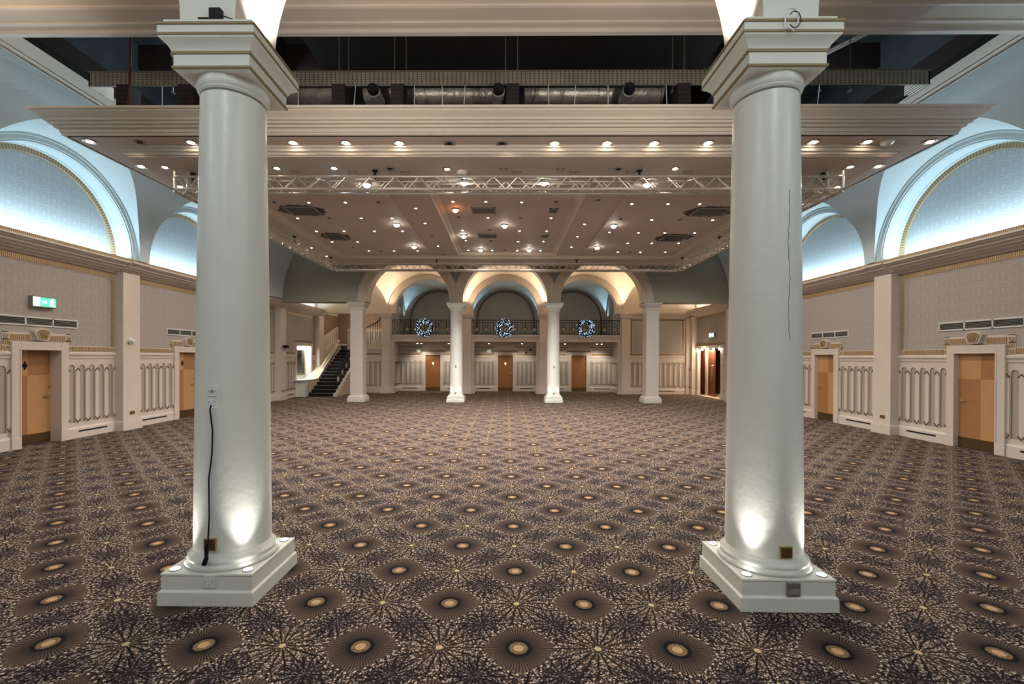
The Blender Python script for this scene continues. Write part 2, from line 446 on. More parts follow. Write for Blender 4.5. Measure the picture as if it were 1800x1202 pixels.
def goldband(mb, s0, s1, t0, t1, vertical=False):
    mb.box(s0, s1, t0-.012, t1+.012, 0, .014, 0)
    mb.box(s0+.004, s1-.004, t0, t1, .01, .024, 2 if vertical else 1)
def rosette(mb, s, t, r=.045):
    mb.box(s-r-.012, s+r+.012, t-r-.012, t+r+.012, 0, .018, 0)
    k = 20; vs = []
    for rr, n in ((r, .018), (r*.95, .032), (r*.5, .036), (r*.42, .024), (.0001, .03)):
        vs += [(s+rr*cos(2*PI*i/k), t+rr*sin(2*PI*i/k), n) for i in range(k)]
    mb.add(vs, [(j*k+i, j*k+(i+1) % k, (j+1)*k+(i+1) % k, (j+1)*k+i) for j in range(4) for i in range(k)], 3)

def door_surround(f, c, name, label, left, leaf='panel', recess=.03, hw=.385, hh=1.86, far=False, portrait=None, deco=True):
    p = f(c, 0, 0)
    r = thing(name, p, label, 'door', kind='structure')
    b = MB(f)                               # casing
    cw = .155; t = .075
    for a0, a1, tt in ((hw, hw+cw, t), ):
        b.box(c-a1, c-a0, 0, hh+cw, -recess, tt); b.box(c+a0, c+a1, 0, hh+cw, -recess, tt); b.box(c-a0, c+a0, hh, hh+cw, -recess, tt)
        b.box(c-a1-.012, c-a0, 0, .22, -recess, tt+.012); b.box(c+a0, c+a1+.012, 0, .22, -recess, tt+.012)
        b.box(c-hw-.02, c-hw+.008, 0, hh+.02, -recess, tt+.01); b.box(c+hw-.008, c+hw+.02, 0, hh+.02, -recess, tt+.01); b.box(c-hw, c+hw, hh-.008, hh+.02, -recess, tt+.01)
    obj('door_casing', b, 'white', r, smooth=0, bevel=.006)
    n0 = -recess
    if far:
        b = MB(f); b.box(c-hw, c+hw, .2, hh, n0-.03, n0+.012, 0); b.box(c-hw, c+hw, .01, .2, n0-.03, n0+.02, 1)
        leafo = obj('door_leaf', b, ['fardoor', 'kick'], r, smooth=0)
    else:
        b = MB(f); v = 1.36; d = c+(-.045 if not left else -.06)
        m = [0, 1] if left else [1, 0]
        b.box(c-hw, d, .2, v, n0-.03, n0+.012, 1 if left else 0); b.box(d, c+hw, .2, v, n0-.03, n0+.012, 0 if left else 1)
        b.box(c-hw, d, v, hh, n0-.03, n0+.012, 0 if left else 1); b.box(d, c+hw, v, hh, n0-.03, n0+.012, 1 if left else 0)
        if not left: pass
        leafo = obj('door_leaf', b, ['oak1', 'oak2'], r, smooth=0)
        b = MB(f); b.box(c-hw+.005, c+hw-.005, .01, .21, n0, n0+.02)
        obj('kick_plate', b, 'kick', leafo, smooth=0)
    if portrait:
        z_, mm, sz = portrait
        b = MB(f); b.prism([(c-.11-sz, z_), (c-.11, z_-sz*1.9), (c-.11+sz, z_), (c-.11, z_+sz*1.9)] if not far else [(c-.0-sz, z_), (c, z_-sz*1.7), (c+sz, z_), (c, z_+sz*1.7)], n0+.01, n0+.022)
        obj('diamond_vision_panel', b, mm, leafo, smooth=0)
    hs = c+hw-.07 if left else c+hw-.07
    b = MB(f)
    b.tube([(hs, .93, n0+.01), (hs, .93, n0+.06), (hs-.11, .93, n0+.06)], .011, 8)
    b.box(hs-.03, hs+.03, .90, .96, n0, n0+.018)
    if left: b.box(c+hw-.04, c+hw-.0, 1.08, 1.13, n0, n0+.03)
    obj('door_handle', b, 'brass', leafo)
    if deco:
        b = MB(f); e = hw+cw
        b.box(c-e-.11, c+e+.11, hh+cw+.02, 2.19, 0, .012, 0)
        goldband(b, c-e+.02, c-.17, 2.05, 2.15); goldband(b, c+.17, c+e-.02, 2.05, 2.15)
        for sg in (-1, 1):
            q = c+sg*(e+.055)
            b.box(q-.06, q+.06, 1.84, 2.19, 0, .012, 0)
            rosette(b, q, 2.12); rosette(b, q, 1.895)
            b.box(q-.045, q+.045, 1.965, 2.045, 0, .026, 1); 
        obj('overdoor_frieze', b, ['white', 'fluteH', 'fluteV', 'gold'], r, smooth=0)
        b = MB(f)
        for tt, sc, mm in ((.10, 1, 0), (.115, .78, 1)):
            top = [(c+.165*sc*x, 2.17+.115*sc*yy) for x, yy in ((-1, .35), (-.75, .7), (-.4, .93), (0, 1), (.4, .93), (.75, .7), (1, .35))]
            b.prism([(c-.10*sc, 2.17-.125*sc)]+top+[(c+.10*sc, 2.17-.125*sc)], 0, tt, m=mm)
        for k in range(-3, 4):
            x = k/3.5
            b.prism([(c+.060*x-.004, 2.085), (c+.060*x+.004, 2.085), (c+.118*x+.004, 2.17+.085*(1-.35*x*x)), (c+.118*x-.004, 2.17+.085*(1-.35*x*x))], .11, .121, m=2)
        obj('keystone', b, ['white', 'gold', 'golddark'], r, smooth=0)
    return r

def side_wall(left):
    f = FL if left else FR; X = XL if left else XR
    nm = 'left' if left else 'right'
    holes = [(d-.385, d+.385, 0, 1.86) for d in DOORS]
    if left: holes.append((19.52, 21.0, .74, 2.25))
    else: holes.append((18.95, 21.3, 0, 2.16))
    b = MB(f)
    rects_minus(b, -5, 25, 0, 1.72, holes, 0, 0)
    rects_minus(b, -5, 25, 1.72, 3.98, holes+[(3.6, 21.9, 1.9, 3.6)], 0, 0)
    w = obj('wall_'+nm, b, 'white', smooth=0)
    tag(w, 'cream %s side wall with grey damask panels, dado and lit arched recesses' % nm, 'wall', kind='structure')
    bays = [(3.6, 6.55), (7.0, 10.42), (10.9, 14.55), (15.0, 17.73), (18.2, 21.45)]
    for i, (s0, s1) in enumerate(bays):
        b = MB(f); rects_minus(b, s0, s1, 1.9, 3.6, holes, .003)
        obj('wallpaper_panel', b, 'paper', w, smooth=0)
        b = MB(f)
        vert = i == 1
        goldband(b, s0+.02, s1-.02, 3.555, 3.655)
        cuts = []
        if 1 <= i <= 2: d = DOORS[i-1]; cuts = [(d-.665, d+.665)]
        if i == 4: cuts = [(19.38, 21.14)] if left else [(18.7, s1)]
        e0, e1 = s0+(.12 if vert else .02), s1-(.12 if vert else .02)
        segs = [(e0, e1)] if not cuts else [(e0, cuts[0][0]), (cuts[0][1], e1)]
        for a, c in segs:
            if c-a > .05: goldband(b, a, c, 1.845, 1.94)
        if vert:
            for s in (s0+.055, s1-.055):
                goldband(b, s-.035, s+.035, 1.955, 3.50, True); rosette(b, s, 1.893); rosette(b, s, 3.555)
        if i == 4 and not left: goldband(b, s0+.1, s1-.05, 2.33, 2.42)
        if i >= 3 or i == 4:
            for s in (s0+.05, s1-.05): goldband(b, s-.02, s+.02, 1.96, 3.5, True)
        obj('gold_border', b, ['white', 'fluteH', 'fluteV', 'gold'], w, smooth=0)
        ws = [(s0, s1)]
        if 1 <= i <= 2: ws = [(s0, d-.54), (d+.54, s1)]
        if i == 4: ws = [(s0, 19.42), (21.1, s1)] if left else [(18.2, 18.72)]
        for a, c in ws: wainscot(f, a, c, w)
    for s0, s1 in PIL:
        b = MB(f)
        b.box(s0, s1, 0, 3.7, 0, .23); b.box(s0-.008, s1+.008, 0, 1.62, 0, .238)
        b.box(s0-.035, s1+.035, 0, .20, 0, .265); b.prism([(s0-.03, .20), (s1+.03, .20), (s1+.008, .23), (s0-.008, .23)], 0, .25)
        obj('pilaster', b, 'white', w, smooth=0, bevel=.004)
    def corn(s0, s1, dn):
        prof = [(3.67, 0), (3.67, .06), (3.72, .08), (3.72, .15), (3.76, .17), (3.77, .24), (3.81, .26), (3.82, .32), (3.86, .335), (3.87, .39), (3.92, .41), (3.92, .43), (3.90, .44), (3.90, .44), (3.935, .44), (3.935, 0)]
        prof = [(t, n+dn if n > 0 else 0) for t, n in prof]; ns = len(prof)
        b = MB(f)
        b.add([(s0, t, n_) for t, n_ in prof]+[(s1, t, n_) for t, n_ in prof],
              [tuple(range(ns)), tuple(range(ns, 2*ns))]+[(i, (i+1) % ns, (i+1) % ns+ns, i+ns) for i in range(ns)])
        return b
    b = corn(-5, 21.95, 0)
    for s0, s1 in PIL:
        c = corn(s0-.03, s1+.03, .06); o = len(b.v); b.v += c.v; b.F += [tuple(k+o for k in fc) for fc in c.F]; b.mi += c.mi
    b.box(-5, 21.95, 3.935, 4.0, .385, .41, 1)
    obj('cornice', b, ['white', 'fluteH'], w, smooth=0)
    # lunettes
    for yc, dr in LUN:
        rp, rg, rv = RP+dr, RG+dr, RV+dr
        b = MB(f); N = 48
        pts = [(yc+rp*cos(PI*k/N), ZC+rp*sin(PI*k/N), .01) for k in range(N+1)]
        b.add(pts+[(yc-rp, 3.9, .01), (yc+rp, 3.9, .01)], [tuple(range(N+3))])
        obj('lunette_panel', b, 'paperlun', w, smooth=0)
        b = MB(f)
        NS = 180
        for k in range(NS):
            a0, a1 = PI*k/NS, PI*(k+1)/NS
            b.add([(yc+r_*cos(a), ZC+r_*sin(a), .05) for r_, a in ((rp, a0), (rg, a0), (rg, a1), (rp, a1))], [(0, 1, 2, 3)], k % 2)
        for k in range(N):
            a0, a1 = PI*k/N, PI*(k+1)/N
            b.add([(yc+rp*cos(a), ZC+rp*sin(a), n_) for a, n_ in ((a0, .01), (a1, .01), (a1, .05), (a0, .05))], [(0, 1, 2, 3)], 0)
        obj('gold_arch_band', b, ['gold', 'golddark'], w, smooth=0, recalc=False)
        b = MB(f)
        steps = [(rg, .05), (rg, .10), (rg+.015, .10), (rg+.015, .34), (rg+.03, .36), (rg+.03, .385), (rg+.06, .385), (rg+.065, .40), (rg+.135, .40), (rg+.14, .415), (rg+.155, .42), (rv, .41)]
        for k in range(N):
            a0, a1 = PI*k/N, PI*(k+1)/N
            for (r0, n0), (r1, n1) in zip(steps, steps[1:]):
                b.add([(yc+r0*cos(a0), ZC+r0*sin(a0), n0), (yc+r1*cos(a0), ZC+r1*sin(a0), n1), (yc+r1*cos(a1), ZC+r1*sin(a1), n1), (yc+r0*cos(a1), ZC+r0*sin(a1), n0)], [(0, 1, 2, 3)])
        obj('archivolt', b, 'cove', w, smooth=30, recalc=False)
        b = MB(f)
        for k in range(N):
            for (u0, u1) in ((0, .5), (.5, 1)):
                q = []
                for a, u in ((PI*k/N, u0), (PI*(k+1)/N, u0), (PI*(k+1)/N, u1), (PI*k/N, u1)):
                    rg_ = rv+(groin_r(rv, a)-rv)*u; e = cove_n(clampz(ZC+groin_r(rv, a)*sin(a)))
                    q.append((yc+rg_*cos(a), ZC+rg_*sin(a), .41+(max(e, .42)-.41)*u))
                b.add(q, [(0, 1, 2, 3)])
        obj('lunette_vault', b, 'cove', w, smooth=60, recalc=False)
    # cove
    b = MB(f)
    col = [(3.74, ZC)] if LUN[0][0]-RV > 3.74 else []
    for yc, dr in LUN:
        for k in range(49):
            a = PI-PI*k/48; g_ = groin_r(RV+dr, a); col.append((yc+g_*cos(a), ZC+g_*sin(a)))
    col.append((17.45, ZC)); col = [c for c in col if c[0] >= 3.7]
    def pt(c, k):
        z = c[1]+(6.5-c[1])*k/14; return (c[0], z, cove_n(z))
    for a, c in zip(col, col[1:]):
        for k in range(14): b.add([pt(a, k), pt(c, k), pt(c, k+1), pt(a, k+1)], [(0, 1, 2, 3)])
    b.add([(-5, 4, .45), (3.2, 4, .45), (3.2, 6.5, .5), (-5, 6.5, .5)], [(0, 1, 2, 3)])
    b.add([(-5, 6.5, .5), (3.2, 6.5, .5), (3.2, 6.5, 1.5), (-5, 6.5, 1.5)], [(0, 1, 2, 3)])
    obj('cove', b, 'cove', w, smooth=60, recalc=False)
    # side aisle upper wall
    b = MB(f); b.add([(18, 3.9, .02), (25, 3.9, .02), (25, 6.2, .02), (18, 6.2, .02)], [(0, 1, 2, 3)])
    obj('upper_wall', b, 'aisle', w, smooth=0)
    # cool strip lights on the ledge
    for yc, dr in LUN:
        x = X+(.30 if left else -.30); sg = -1 if left else 1
        light('AREA', (x, yc, 4.005), 24*(1+dr*.4), COOL, .06, (sg*.3, 0, 1), size_y=2*(RP+dr), name='ledge_strip_light')
    for s0, s1 in ((18.3, 21.4),):
        x = X+(.28 if left else -.28)
        light('AREA', (x, (s0+s1)/2, 4.02), 14, COOL if left else NEUT, .08, (0, 0, 1), size_y=3, name='ledge_strip_light')
    return w
WL = side_wall(True); WR = side_wall(False)

DL = door_surround(FL, DOORS[0], 'door_1', 'nearest left-hand door, pale checkered veneer with black diamond, below the green exit sign', True, recess=.17, portrait=(1.55, 'black', .045))
DL2 = door_surround(FL, DOORS[1], 'door_2', 'left-hand veneer door partly hidden behind the big near left column', True, recess=.05, portrait=(1.55, 'black', .045))
DR = door_surround(FR, DOORS[0], 'door_3', 'nearest right-hand door in four squares of orange veneer with brass lever', False)
DR2 = door_surround(FR, DOORS[1], 'door_4', 'right-hand veneer door just right of the big near right column', False)

def grille(f, c, hw, label, k):
    r = thing('air_grille', f(c, 2.32, 0), label, 'air grille', 'long three-section air grilles above the side doors')
    b = MB(f)
    b.box(c-hw, c+hw, 2.32, 2.345, 0, .02); b.box(c-hw, c+hw, 2.475, 2.5, 0, .02)
    for q in range(4):
        x = c-hw+2*hw*q/3; b.box(x-.012, x+.012, 2.32, 2.5, 0, .02)
    obj('frame', b, 'plastic', r, smooth=0)
    b = MB(f); b.box(c-hw, c+hw, 2.34, 2.48, 0, .004)
    obj('backing', b, 'blackmatte', r, smooth=0)
    for q in range(3):
        x0 = c-hw+2*hw*q/3+.015; x1 = c-hw+2*hw*(q+1)/3-.015
        b = MB(f)
        for j in range(5): t = 2.355+j*.027; b.prism([(x0, t), (x1, t), (x1, t+.009), (x0, t+.009)], .006, .018)
        obj('slat_bank', b, 'greyplastic', r, smooth=0)
grille(FL, 8.745, .775, 'long slatted air grille under the green exit sign on the left wall', 0)
grille(FL, 12.78, .72, 'slatted air grille on the left wall beside the big near left column', 0)
grille(FR, 8.72, .775, 'long slatted air grille over the nearest right-hand door', 0)
grille(FR, 12.72, .72, 'slatted air grille on the right wall beside the big near right column', 0)

def exit_sign(f, s, t, w, h, label, flip):
    r = thing('exit_sign', f(s, t, 0), label, 'exit sign')
    b = MB(f); b.box(s-w/2, s+w/2, t, t+h, 0, .09); obj('housing', b, 'greyplastic', r, smooth=0, bevel=.004)
    d = -1 if flip else 1; L = lambda x: s+d*x*w
    b = MB(f); b.box(*sorted((L(-.20), L(.47))), t+.02, t+h-.02, .09, .094); obj('green_panel', b, 'green', r, smooth=0)
    b = MB(f); b.box(*sorted((L(-.47), L(-.21))), t+.02, t+h-.02, .09, .094); obj('white_panel', b, 'signwhite', r, smooth=0)
    b = MB(f)   # arrow and running figure
    q = lambda x, y: (L(x), t+h*y)
    b.prism([q(-.12, .44), q(.0, .44), q(.0, .34), q(.1, .5), q(.0, .66), q(.0, .56), q(-.12, .56)], .094, .097)
    for P_ in ([(.22, .55), (.27, .70), (.32, .68), (.30, .45), (.26, .42)], [(.26, .45), (.31, .48), (.36, .28), (.42, .27), (.42, .2), (.33, .2)],
               [(.25, .46), (.29, .44), (.26, .18), (.21, .18)], [(.31, .66), (.39, .55), (.38, .50), (.30, .60)], [(.26, .66), (.18, .58), (.19, .53), (.27, .6)]):
        b.prism([q(*p_) for p_ in P_], .094, .097)
    cx, cy = q(.31, .79); b.prism([(cx+.022*cos(k*PI/5), cy+.022*sin(k*PI/5)) for k in range(10)], .094, .097)
    obj('running_figure_and_arrow', b, 'signwhite', r, smooth=0)
exit_sign(FL, 8.77, 2.69, .46, .21, 'green lit exit sign with running man above the nearest left door', False)
exit_sign(FR, 19.75, 2.64, .44, .22, 'small distant green exit sign above the open doorway on the far right', True)

# ------------------------------------------------------------------ near columns
def column(cx, cy, label):
    r = thing('round_column', (cx, cy, 0), label, 'column')
    b = MB(); b.sq([(.338, 0), (.336, .095), (.322, .108), (.320, .205), (.326, .210), (.322, .224), (0, .224)], cx, cy)
    obj('plinth', b, 'column', r, smooth=0, bevel=.006)
    b = MB(); b.lathe([(.308, .222), (.316, .235), (.314, .252), (.300, .262), (.296, .268), (.300, .278), (.296, .292), (.282, .300), (.278, .312), (.266, .325), (.262, .335)], cx, cy, 64)
    obj('base_moulding', b, 'column', r, smooth=60)
    b = MB(); pr = []
    for k in range(21):
        u = k/20; pr.append((.262-.040*(u**1.25), .333+u*3.34))
    b.lathe(pr, cx, cy, 64); sh = obj('shaft', b, 'column', r, smooth=60)
    b = MB(); b.lathe([(.221, 3.69), (.232, 3.705), (.232, 3.712), (.240, 3.722), (.247, 3.742), (.245, 3.762), (.252, 3.79)], cx, cy, 64)
    b.sq([(0, 3.785), (.270, 3.785), (.280, 3.792, 1), (.280, 3.806, 1), (.270, 3.81), (.270, 3.89), (.277, 3.893, 1), (.280, 3.910, 1), (.283, 3.918), (.292, 3.935), (.310, 3.955), (.332, 3.972), (.336, 3.984),
          (.343, 3.985, 1), (.343, 3.999, 1), (.338, 4.0), (.338, 4.052), (.346, 4.054, 1), (.346, 4.070, 1), (.312, 4.072), (.312, 4.108), (0, 4.108)], cx, cy)
    obj('capital', b, ['column', 'goldline'], r, smooth=30)
    for sx in (-1, 1):
        for sy in (-1, 1):
            b = MB(); x, y = cx+sx*.262, cy+sy*.262
            b.lathe([(.036, .223), (.036, .229), (.030, .231), (.030, .2285, 1), (.0, .2285, 1)], x, y, 20)
            obj('uplight', b, ['steel', 'up'], r)
            light('SPOT', (x, y, .245), 16 if sy < 0 else 12, (1, .98, .93), .03, (-sx*.045, -sy*.045, 1), 70, 1, name='column_uplight')
    return r
column(-2.100, 3.46, 'big white round column left of centre with black cable')
column(1.962, 3.455, 'big white round column right of centre with long crack')

def arch_wall(name, y0, y1, arches, zs, zc, ztop, x0, x1, mat, label, ringw=0, intr=None):
    b = MB(); N = 40
    spans = sorted((xc-r, xc+r, xc, r) for xc, r in arches)
    xs = x0
    for y, sg in ((y0, 1), (y1, -1)):
        xs = x0
        for a, c, xc, r in spans:
            b.add([(xs, y, zs), (a, y, zs), (a, y, ztop), (xs, y, ztop)], [(0, 1, 2, 3)])
            for k in range(N):
                t0, t1 = PI-PI*k/N, PI-PI*(k+1)/N
                p0, p1 = (xc+r*cos(t0), zc+r*sin(t0)), (xc+r*cos(t1), zc+r*sin(t1))
                b.add([(p0[0], y, p0[1]), (p1[0], y, p1[1]), (p1[0], y, ztop), (p0[0], y, ztop)], [(0, 1, 2, 3)])
            xs = c
        b.add([(xs, y, zs), (x1, y, zs), (x1, y, ztop), (xs, y, ztop)], [(0, 1, 2, 3)])
    xs = x0
    for a, c, xc, r in spans+[(x1, x1, None, None)]:
        b.add([(xs, y0, zs), (a, y0, zs), (a, y1, zs), (xs, y1, zs)], [(0, 1, 2, 3)]); xs = c
        if xc is None: continue
        for e in (a, c): b.add([(e, y0, zs), (e, y1, zs), (e, y1, zc), (e, y0, zc)], [(0, 1, 2, 3)], 1)
        for k in range(N):
            t0, t1 = PI-PI*k/N, PI-PI*(k+1)/N
            p0, p1 = (xc+r*cos(t0), zc+r*sin(t0)), (xc+r*cos(t1), zc+r*sin(t1))
            b.add([(p0[0], y0, p0[1]), (p1[0], y0, p1[1]), (p1[0], y1, p1[1]), (p0[0], y1, p0[1])], [(0, 1, 2, 3)], 1)
    w = obj(name, b, [mat, intr or mat], smooth=20, recalc=False)
    tag(w, label, 'wall', kind='structure')
    if ringw:
        for i, (a, c, xc, r) in enumerate(spans):
            lo = (spans[i-1][1]+a)/2 if i else -99; hi = (spans[i+1][0]+c)/2 if i < len(spans)-1 else 99
            b = MB()
            st = [(r+.0, y0), (r+.0, y0-.03), (r+ringw*.3, y0-.035), (r+ringw*.33, y0-.05), (r+ringw*.88, y0-.05), (r+ringw*.9, y0-.07), (r+ringw, y0-.07), (r+ringw, y0)]
            pts = []
            NN = 56
            for k in range(NN+1):
                t_ = PI*k/NN
                pts.append([(min(max(xc+rr*cos(t_), lo), hi), yy, zc+rr*sin(t_)) for rr, yy in st])
            pts = [[(p[0], p[1], zs) for p in pts[0]]]+pts+[[(p[0], p[1], zs) for p in pts[-1]]]
            for A, B in zip(pts, pts[1:]):
                for j in range(len(st)-1): b.add([A[j], A[j+1], B[j+1], B[j]], [(0, 1, 2, 3)])
            obj('arch_moulding', b, 'white' if name != 'wall_far_arcade' else 'farring', w, smooth=30, recalc=False)
    return w
arch_wall('wall_near_arcade', 3.2, 3.74, [(-4.2, 1.87), (-.07, 1.87), (4.05, 1.87)], 4.108, 4.1, 6.5, -8.7, 8.6, 'column', 'white arcade wall rising off the two big near columns', intr='white')
arch_wall('wall_far_arcade', 17.45, 18.0, [(-3.81, 1.60), (-.06, 1.64), (3.69, 1.60)], 3.875, 3.9, 6.5, -9.1, 8.98, 'farwall', 'grey-green arcade wall with three moulded arches at the far end of the hall', .37, intr='aisle')
WB = arch_wall('wall_far_back', 21.62, 22.02, [(-3.78, 1.58), (-.06, 1.56), (3.70, 1.58)], 3.84, 3.92, 6.3, -9.1, 8.98, 'aisle', 'cream back wall of arches opening over the balcony', .3)

# small fixtures resting on the near capitals
b = MB(); b.box(-2.10, -2.02, 3.16, 3.22, 4.108, 4.20); b.box(-2.17, -2.10, 3.15, 3.2, 4.108, 4.125); b.tube([(-2.06, 3.17, 4.2), (-2.0, 3.16, 4.14), (-1.9, 3.17, 4.112)], .004)
tag(obj('arch_floodlight', b, 'black'), 'small black floodlight sitting on top of the near left column capital', 'floodlight')
b = MB(); b.tube([(1.93+.045*cos(a)-.0*a, 3.095, 4.06+.07*sin(a)) for a in [k*PI/10 for k in range(-4, 15)]]+[(1.95, 3.095, 3.975)], .005, 6)
b.tube([(1.95+.04*cos(a), 3.092, 4.05+.055*sin(a)) for a in [k*PI/10 for k in range(-8, 9)]], .0035, 6, 1)
tag(obj('cable_loop', b, ['plastic', 'black']), 'loop of white and black cable hanging on the near right capital', 'cable')
light('SPOT', (-1.86, 3.47, 4.16), 60, (1, .9, .78), .05, (.16, 0, 1), 120, .8, name='arch_uplight')
light('SPOT', (1.72, 3.47, 4.16), 60, (1, .9, .78), .05, (-.16, 0, 1), 120, .8, name='arch_uplight')

# sockets, plates and cable on the near columns
def plate(name, x, y, z, w, h, mats, label, cat, d=.012, holes=(), yaw=0):
    r = thing(name, (x, y, z), label, cat)
    b = MB(); b.box(x-w/2, x+w/2, y-d, y+.012, z, z+h); obj('plate', b, mats[0], r, smooth=0, bevel=.002)
    if holes:
        for hx, hz, hw, hh in holes:
            b = MB(); b.box(x+hx-hw/2, x+hx+hw/2, y-d-.003, y-d, z+hz-hh/2, z+hz+hh/2)
            obj('socket_face', b, mats[1], r, smooth=0)
    return r
def front(cx, cy, r, x): return cy-sqrt(max(0, r*r-(x-cx)**2))
x = -2.095
plate('socket_plate', x, front(-2.1, 3.46, .252, x)-.002, 1.385, .078, .155, ['plastic', 'greyplastic'], 'white double control plate halfway up the near left column', 'socket', holes=[(0, .115, .022, .022), (0, .077, .07, .003), (-.025, .115, .006, .006), (.025, .115, .006, .006), (-.025, .04, .006, .006), (.025, .04, .006, .006)])
plate('socket_plate', x-.01, front(-2.1, 3.46, .262, x)-.002, .365, .086, .086, ['brass', 'brownplate'], 'brass socket low on the near left column where the black cable ends', 'socket', d=.014, holes=[(-.019, .043, .034, .07), (.019, .043, .034, .07)])
b = MB(); yy = 3.19
b.tube([(x-.005, yy, 1.40), (x-.005, yy-.012, 1.37), (x+.01, yy-.006, 1.22), (x+.008, yy-.01, 1.05), (x-.01, yy-.016, .88), (x-.006, yy-.02, .78), (x+.002, yy-.028, .62), (x+.002, yy-.04, .47), (x, yy-.045, .41)], .0055, 8)
b.tube([(x, yy-.05, .43), (x-.002, yy-.055, .33)], .014, 10)
b.tube([(x-.002, yy-.055, .33), (x-.015, yy-.06, .29)], .017, 10)
tag(obj('power_cable', b, 'black'), 'black cable running down the near left column into a low socket', 'cable')
x = 1.972
plate('socket_plate', x, front(1.962, 3.455, .262, x)-.002, .345, .086, .082, ['brass', 'brownplate'], 'brown socket in brass frame low on the near right column', 'socket', holes=[(0, .041, .070, .066)])
plate('socket_plate', -2.075, 3.14, .128, .088, .088, ['plastic', 'greyplastic'], 'white socket on the plinth of the near left column', 'socket', holes=[(-.026, .044, .008, .006), (.026, .044, .008, .006), (0, .022, .006, .009)])
plate('socket_plate', 1.985, 3.135, .112, .09, .09, ['steel', 'greyplastic'], 'scuffed metal socket on the plinth of the near right column', 'socket', d=.02, holes=[(0, .032, .08, .035)])
b = MB(); pts = []
for k in range(40):
    z = 2.95-1.08*k/39; xx = 2.0+.004*sin(k*1.7)+.006*sin(k*.35); rr = .262-.04*(((z-.333)/3.34)**1.25)
    if z > 1.86: pts.append((xx, front(1.962, 3.455, rr, xx)-.0003, z))
b.tube(pts, .0016, 4)
ck = obj('column_crack', b, 'dark'); ck.parent = bpy.data.objects['round_column.001']; ck.location = ck.location-ck.parent.location

# ------------------------------------------------------------------ far columns
def far_square(cx, label):
    r = thing('square_pillar', (cx, 17.75, 0), label, 'pillar', 'far arcade supports')
    w = .245
    b = MB(); b.sq([(.335, 0), (.335, .12), (.32, .135), (.32, .19), (.28, .235), (.262, .25), (0, .25)], cx, 17.75); obj('base', b, 'pillar', r, smooth=0, bevel=.005)
    b = MB(); b.sq([(w, .24), (w, 3.62)], cx, 17.75); obj('shaft', b, 'pillar', r, smooth=0, bevel=.006)
    b = MB(); b.sq([(w, 3.60), (w+.02, 3.605), (w+.02, 3.68), (w+.035, 3.69), (w+.05, 3.73), (w+.075, 3.76), (w+.09, 3.80), (w+.10, 3.81), (w+.10, 3.86), (w+.06, 3.874), (0, 3.875)], cx, 17.75); obj('capital', b, 'pillar', r, smooth=0)
far_square(-5.83, 'square white pillar at far left beside the staircase')
far_square(5.66, 'square white pillar at far right of the far arcade')
def far_round(cx, label):
    r = thing('slim_round_column', (cx, 17.75, 0), label, 'column')
    b = MB(); b.sq([(.345, 0), (.345, .11), (.325, .12), (.325, .22), (0, .225)], cx, 17.75); obj('plinth', b, 'column', r, smooth=0, bevel=.005)
    b = MB(); b.lathe([(.31, .222), (.31, .26), (.28, .28), (.265, .31), (.252, .33), (.228, 3.55)], cx, 17.75, 40); obj('shaft', b, 'column', r, smooth=50)
    b = MB(); b.lathe([(.228, 3.54), (.245, 3.56), (.245, 3.60), (.27, 3.62), (.27, 3.66)], cx, 17.75, 40)
    b.sq([(.27, 3.655), (.29, 3.66), (.29, 3.70), (.31, 3.73), (.345, 3.76), (.36, 3.80), (.36, 3.85), (.31, 3.874), (0, 3.875)], cx, 17.75); obj('capital', b, 'column', r, smooth=30)
    for sx in (-1, 1):
        b = MB(); x, y = cx+sx*.24, 17.75-.285
        b.lathe([(.034, .223), (.034, .23), (.028, .231), (.028, .229, 1), (0, .229, 1)], x, y, 16); obj('uplight', b, ['steel', 'up'], r)
        light('SPOT', (x, y, .24), 26, (1, .98, .95), .02, (-sx*.08, .08, 1), 70, .9, name='column_uplight')
    b = MB(); b.box(cx-.035, cx+.035, 17.485, 17.52, .29, .38); b.box(cx-.02, cx+.03, 17.5, 17.53, 1.33, 1.43); obj('wall_plate', b, 'greyplastic', r, smooth=0)
far_round(-1.965, 'slim uplit white column left of the middle far door')
far_round(1.85, 'slim uplit white column right of the middle far door')

# ------------------------------------------------------------------ groin vaults
def groin(x0, x1, y0, y1, zc, H, mat, parent, name='groin_vault'):
    b = MB(); xc, yc, a, d = (x0+x1)/2, (y0+y1)/2, (x1-x0)/2, (y1-y0)/2
    def g(u, v):
        uu = -cos(PI*u); vv = -cos(PI*v)
        return (xc+a*uu, yc+d*vv, zc+H*max(sqrt(max(0, 1-uu*uu)), sqrt(max(0, 1-vv*vv))))
    b.grid(g, 36, 36); return obj(name, b, mat, parent, smooth=25, recalc=False)
b = MB(); b.add([(-9.2, 17.9, 6.4), (9.1, 17.9, 6.4), (9.1, 25.8, 6.4), (-9.2, 25.8, 6.4)], [(0, 1, 2, 3)])
AC = tag(obj('ceiling_aisle', b, 'aisle', smooth=0), 'warm lit cream groin vaults behind the far arches', 'ceiling', kind='structure')
xb = [-9.1, -5.72, -1.92, 1.80, 5.60, 8.98]
for a, c in zip(xb, xb[1:]): groin(a, c, 18.0, 21.62, 3.9, 1.82, 'aisle', AC)
for a, c in zip(xb[1:4], xb[2:5]): groin(a, c, 22.02, 25.5, 3.92, 1.68, 'cove', AC, 'lobby_vault')

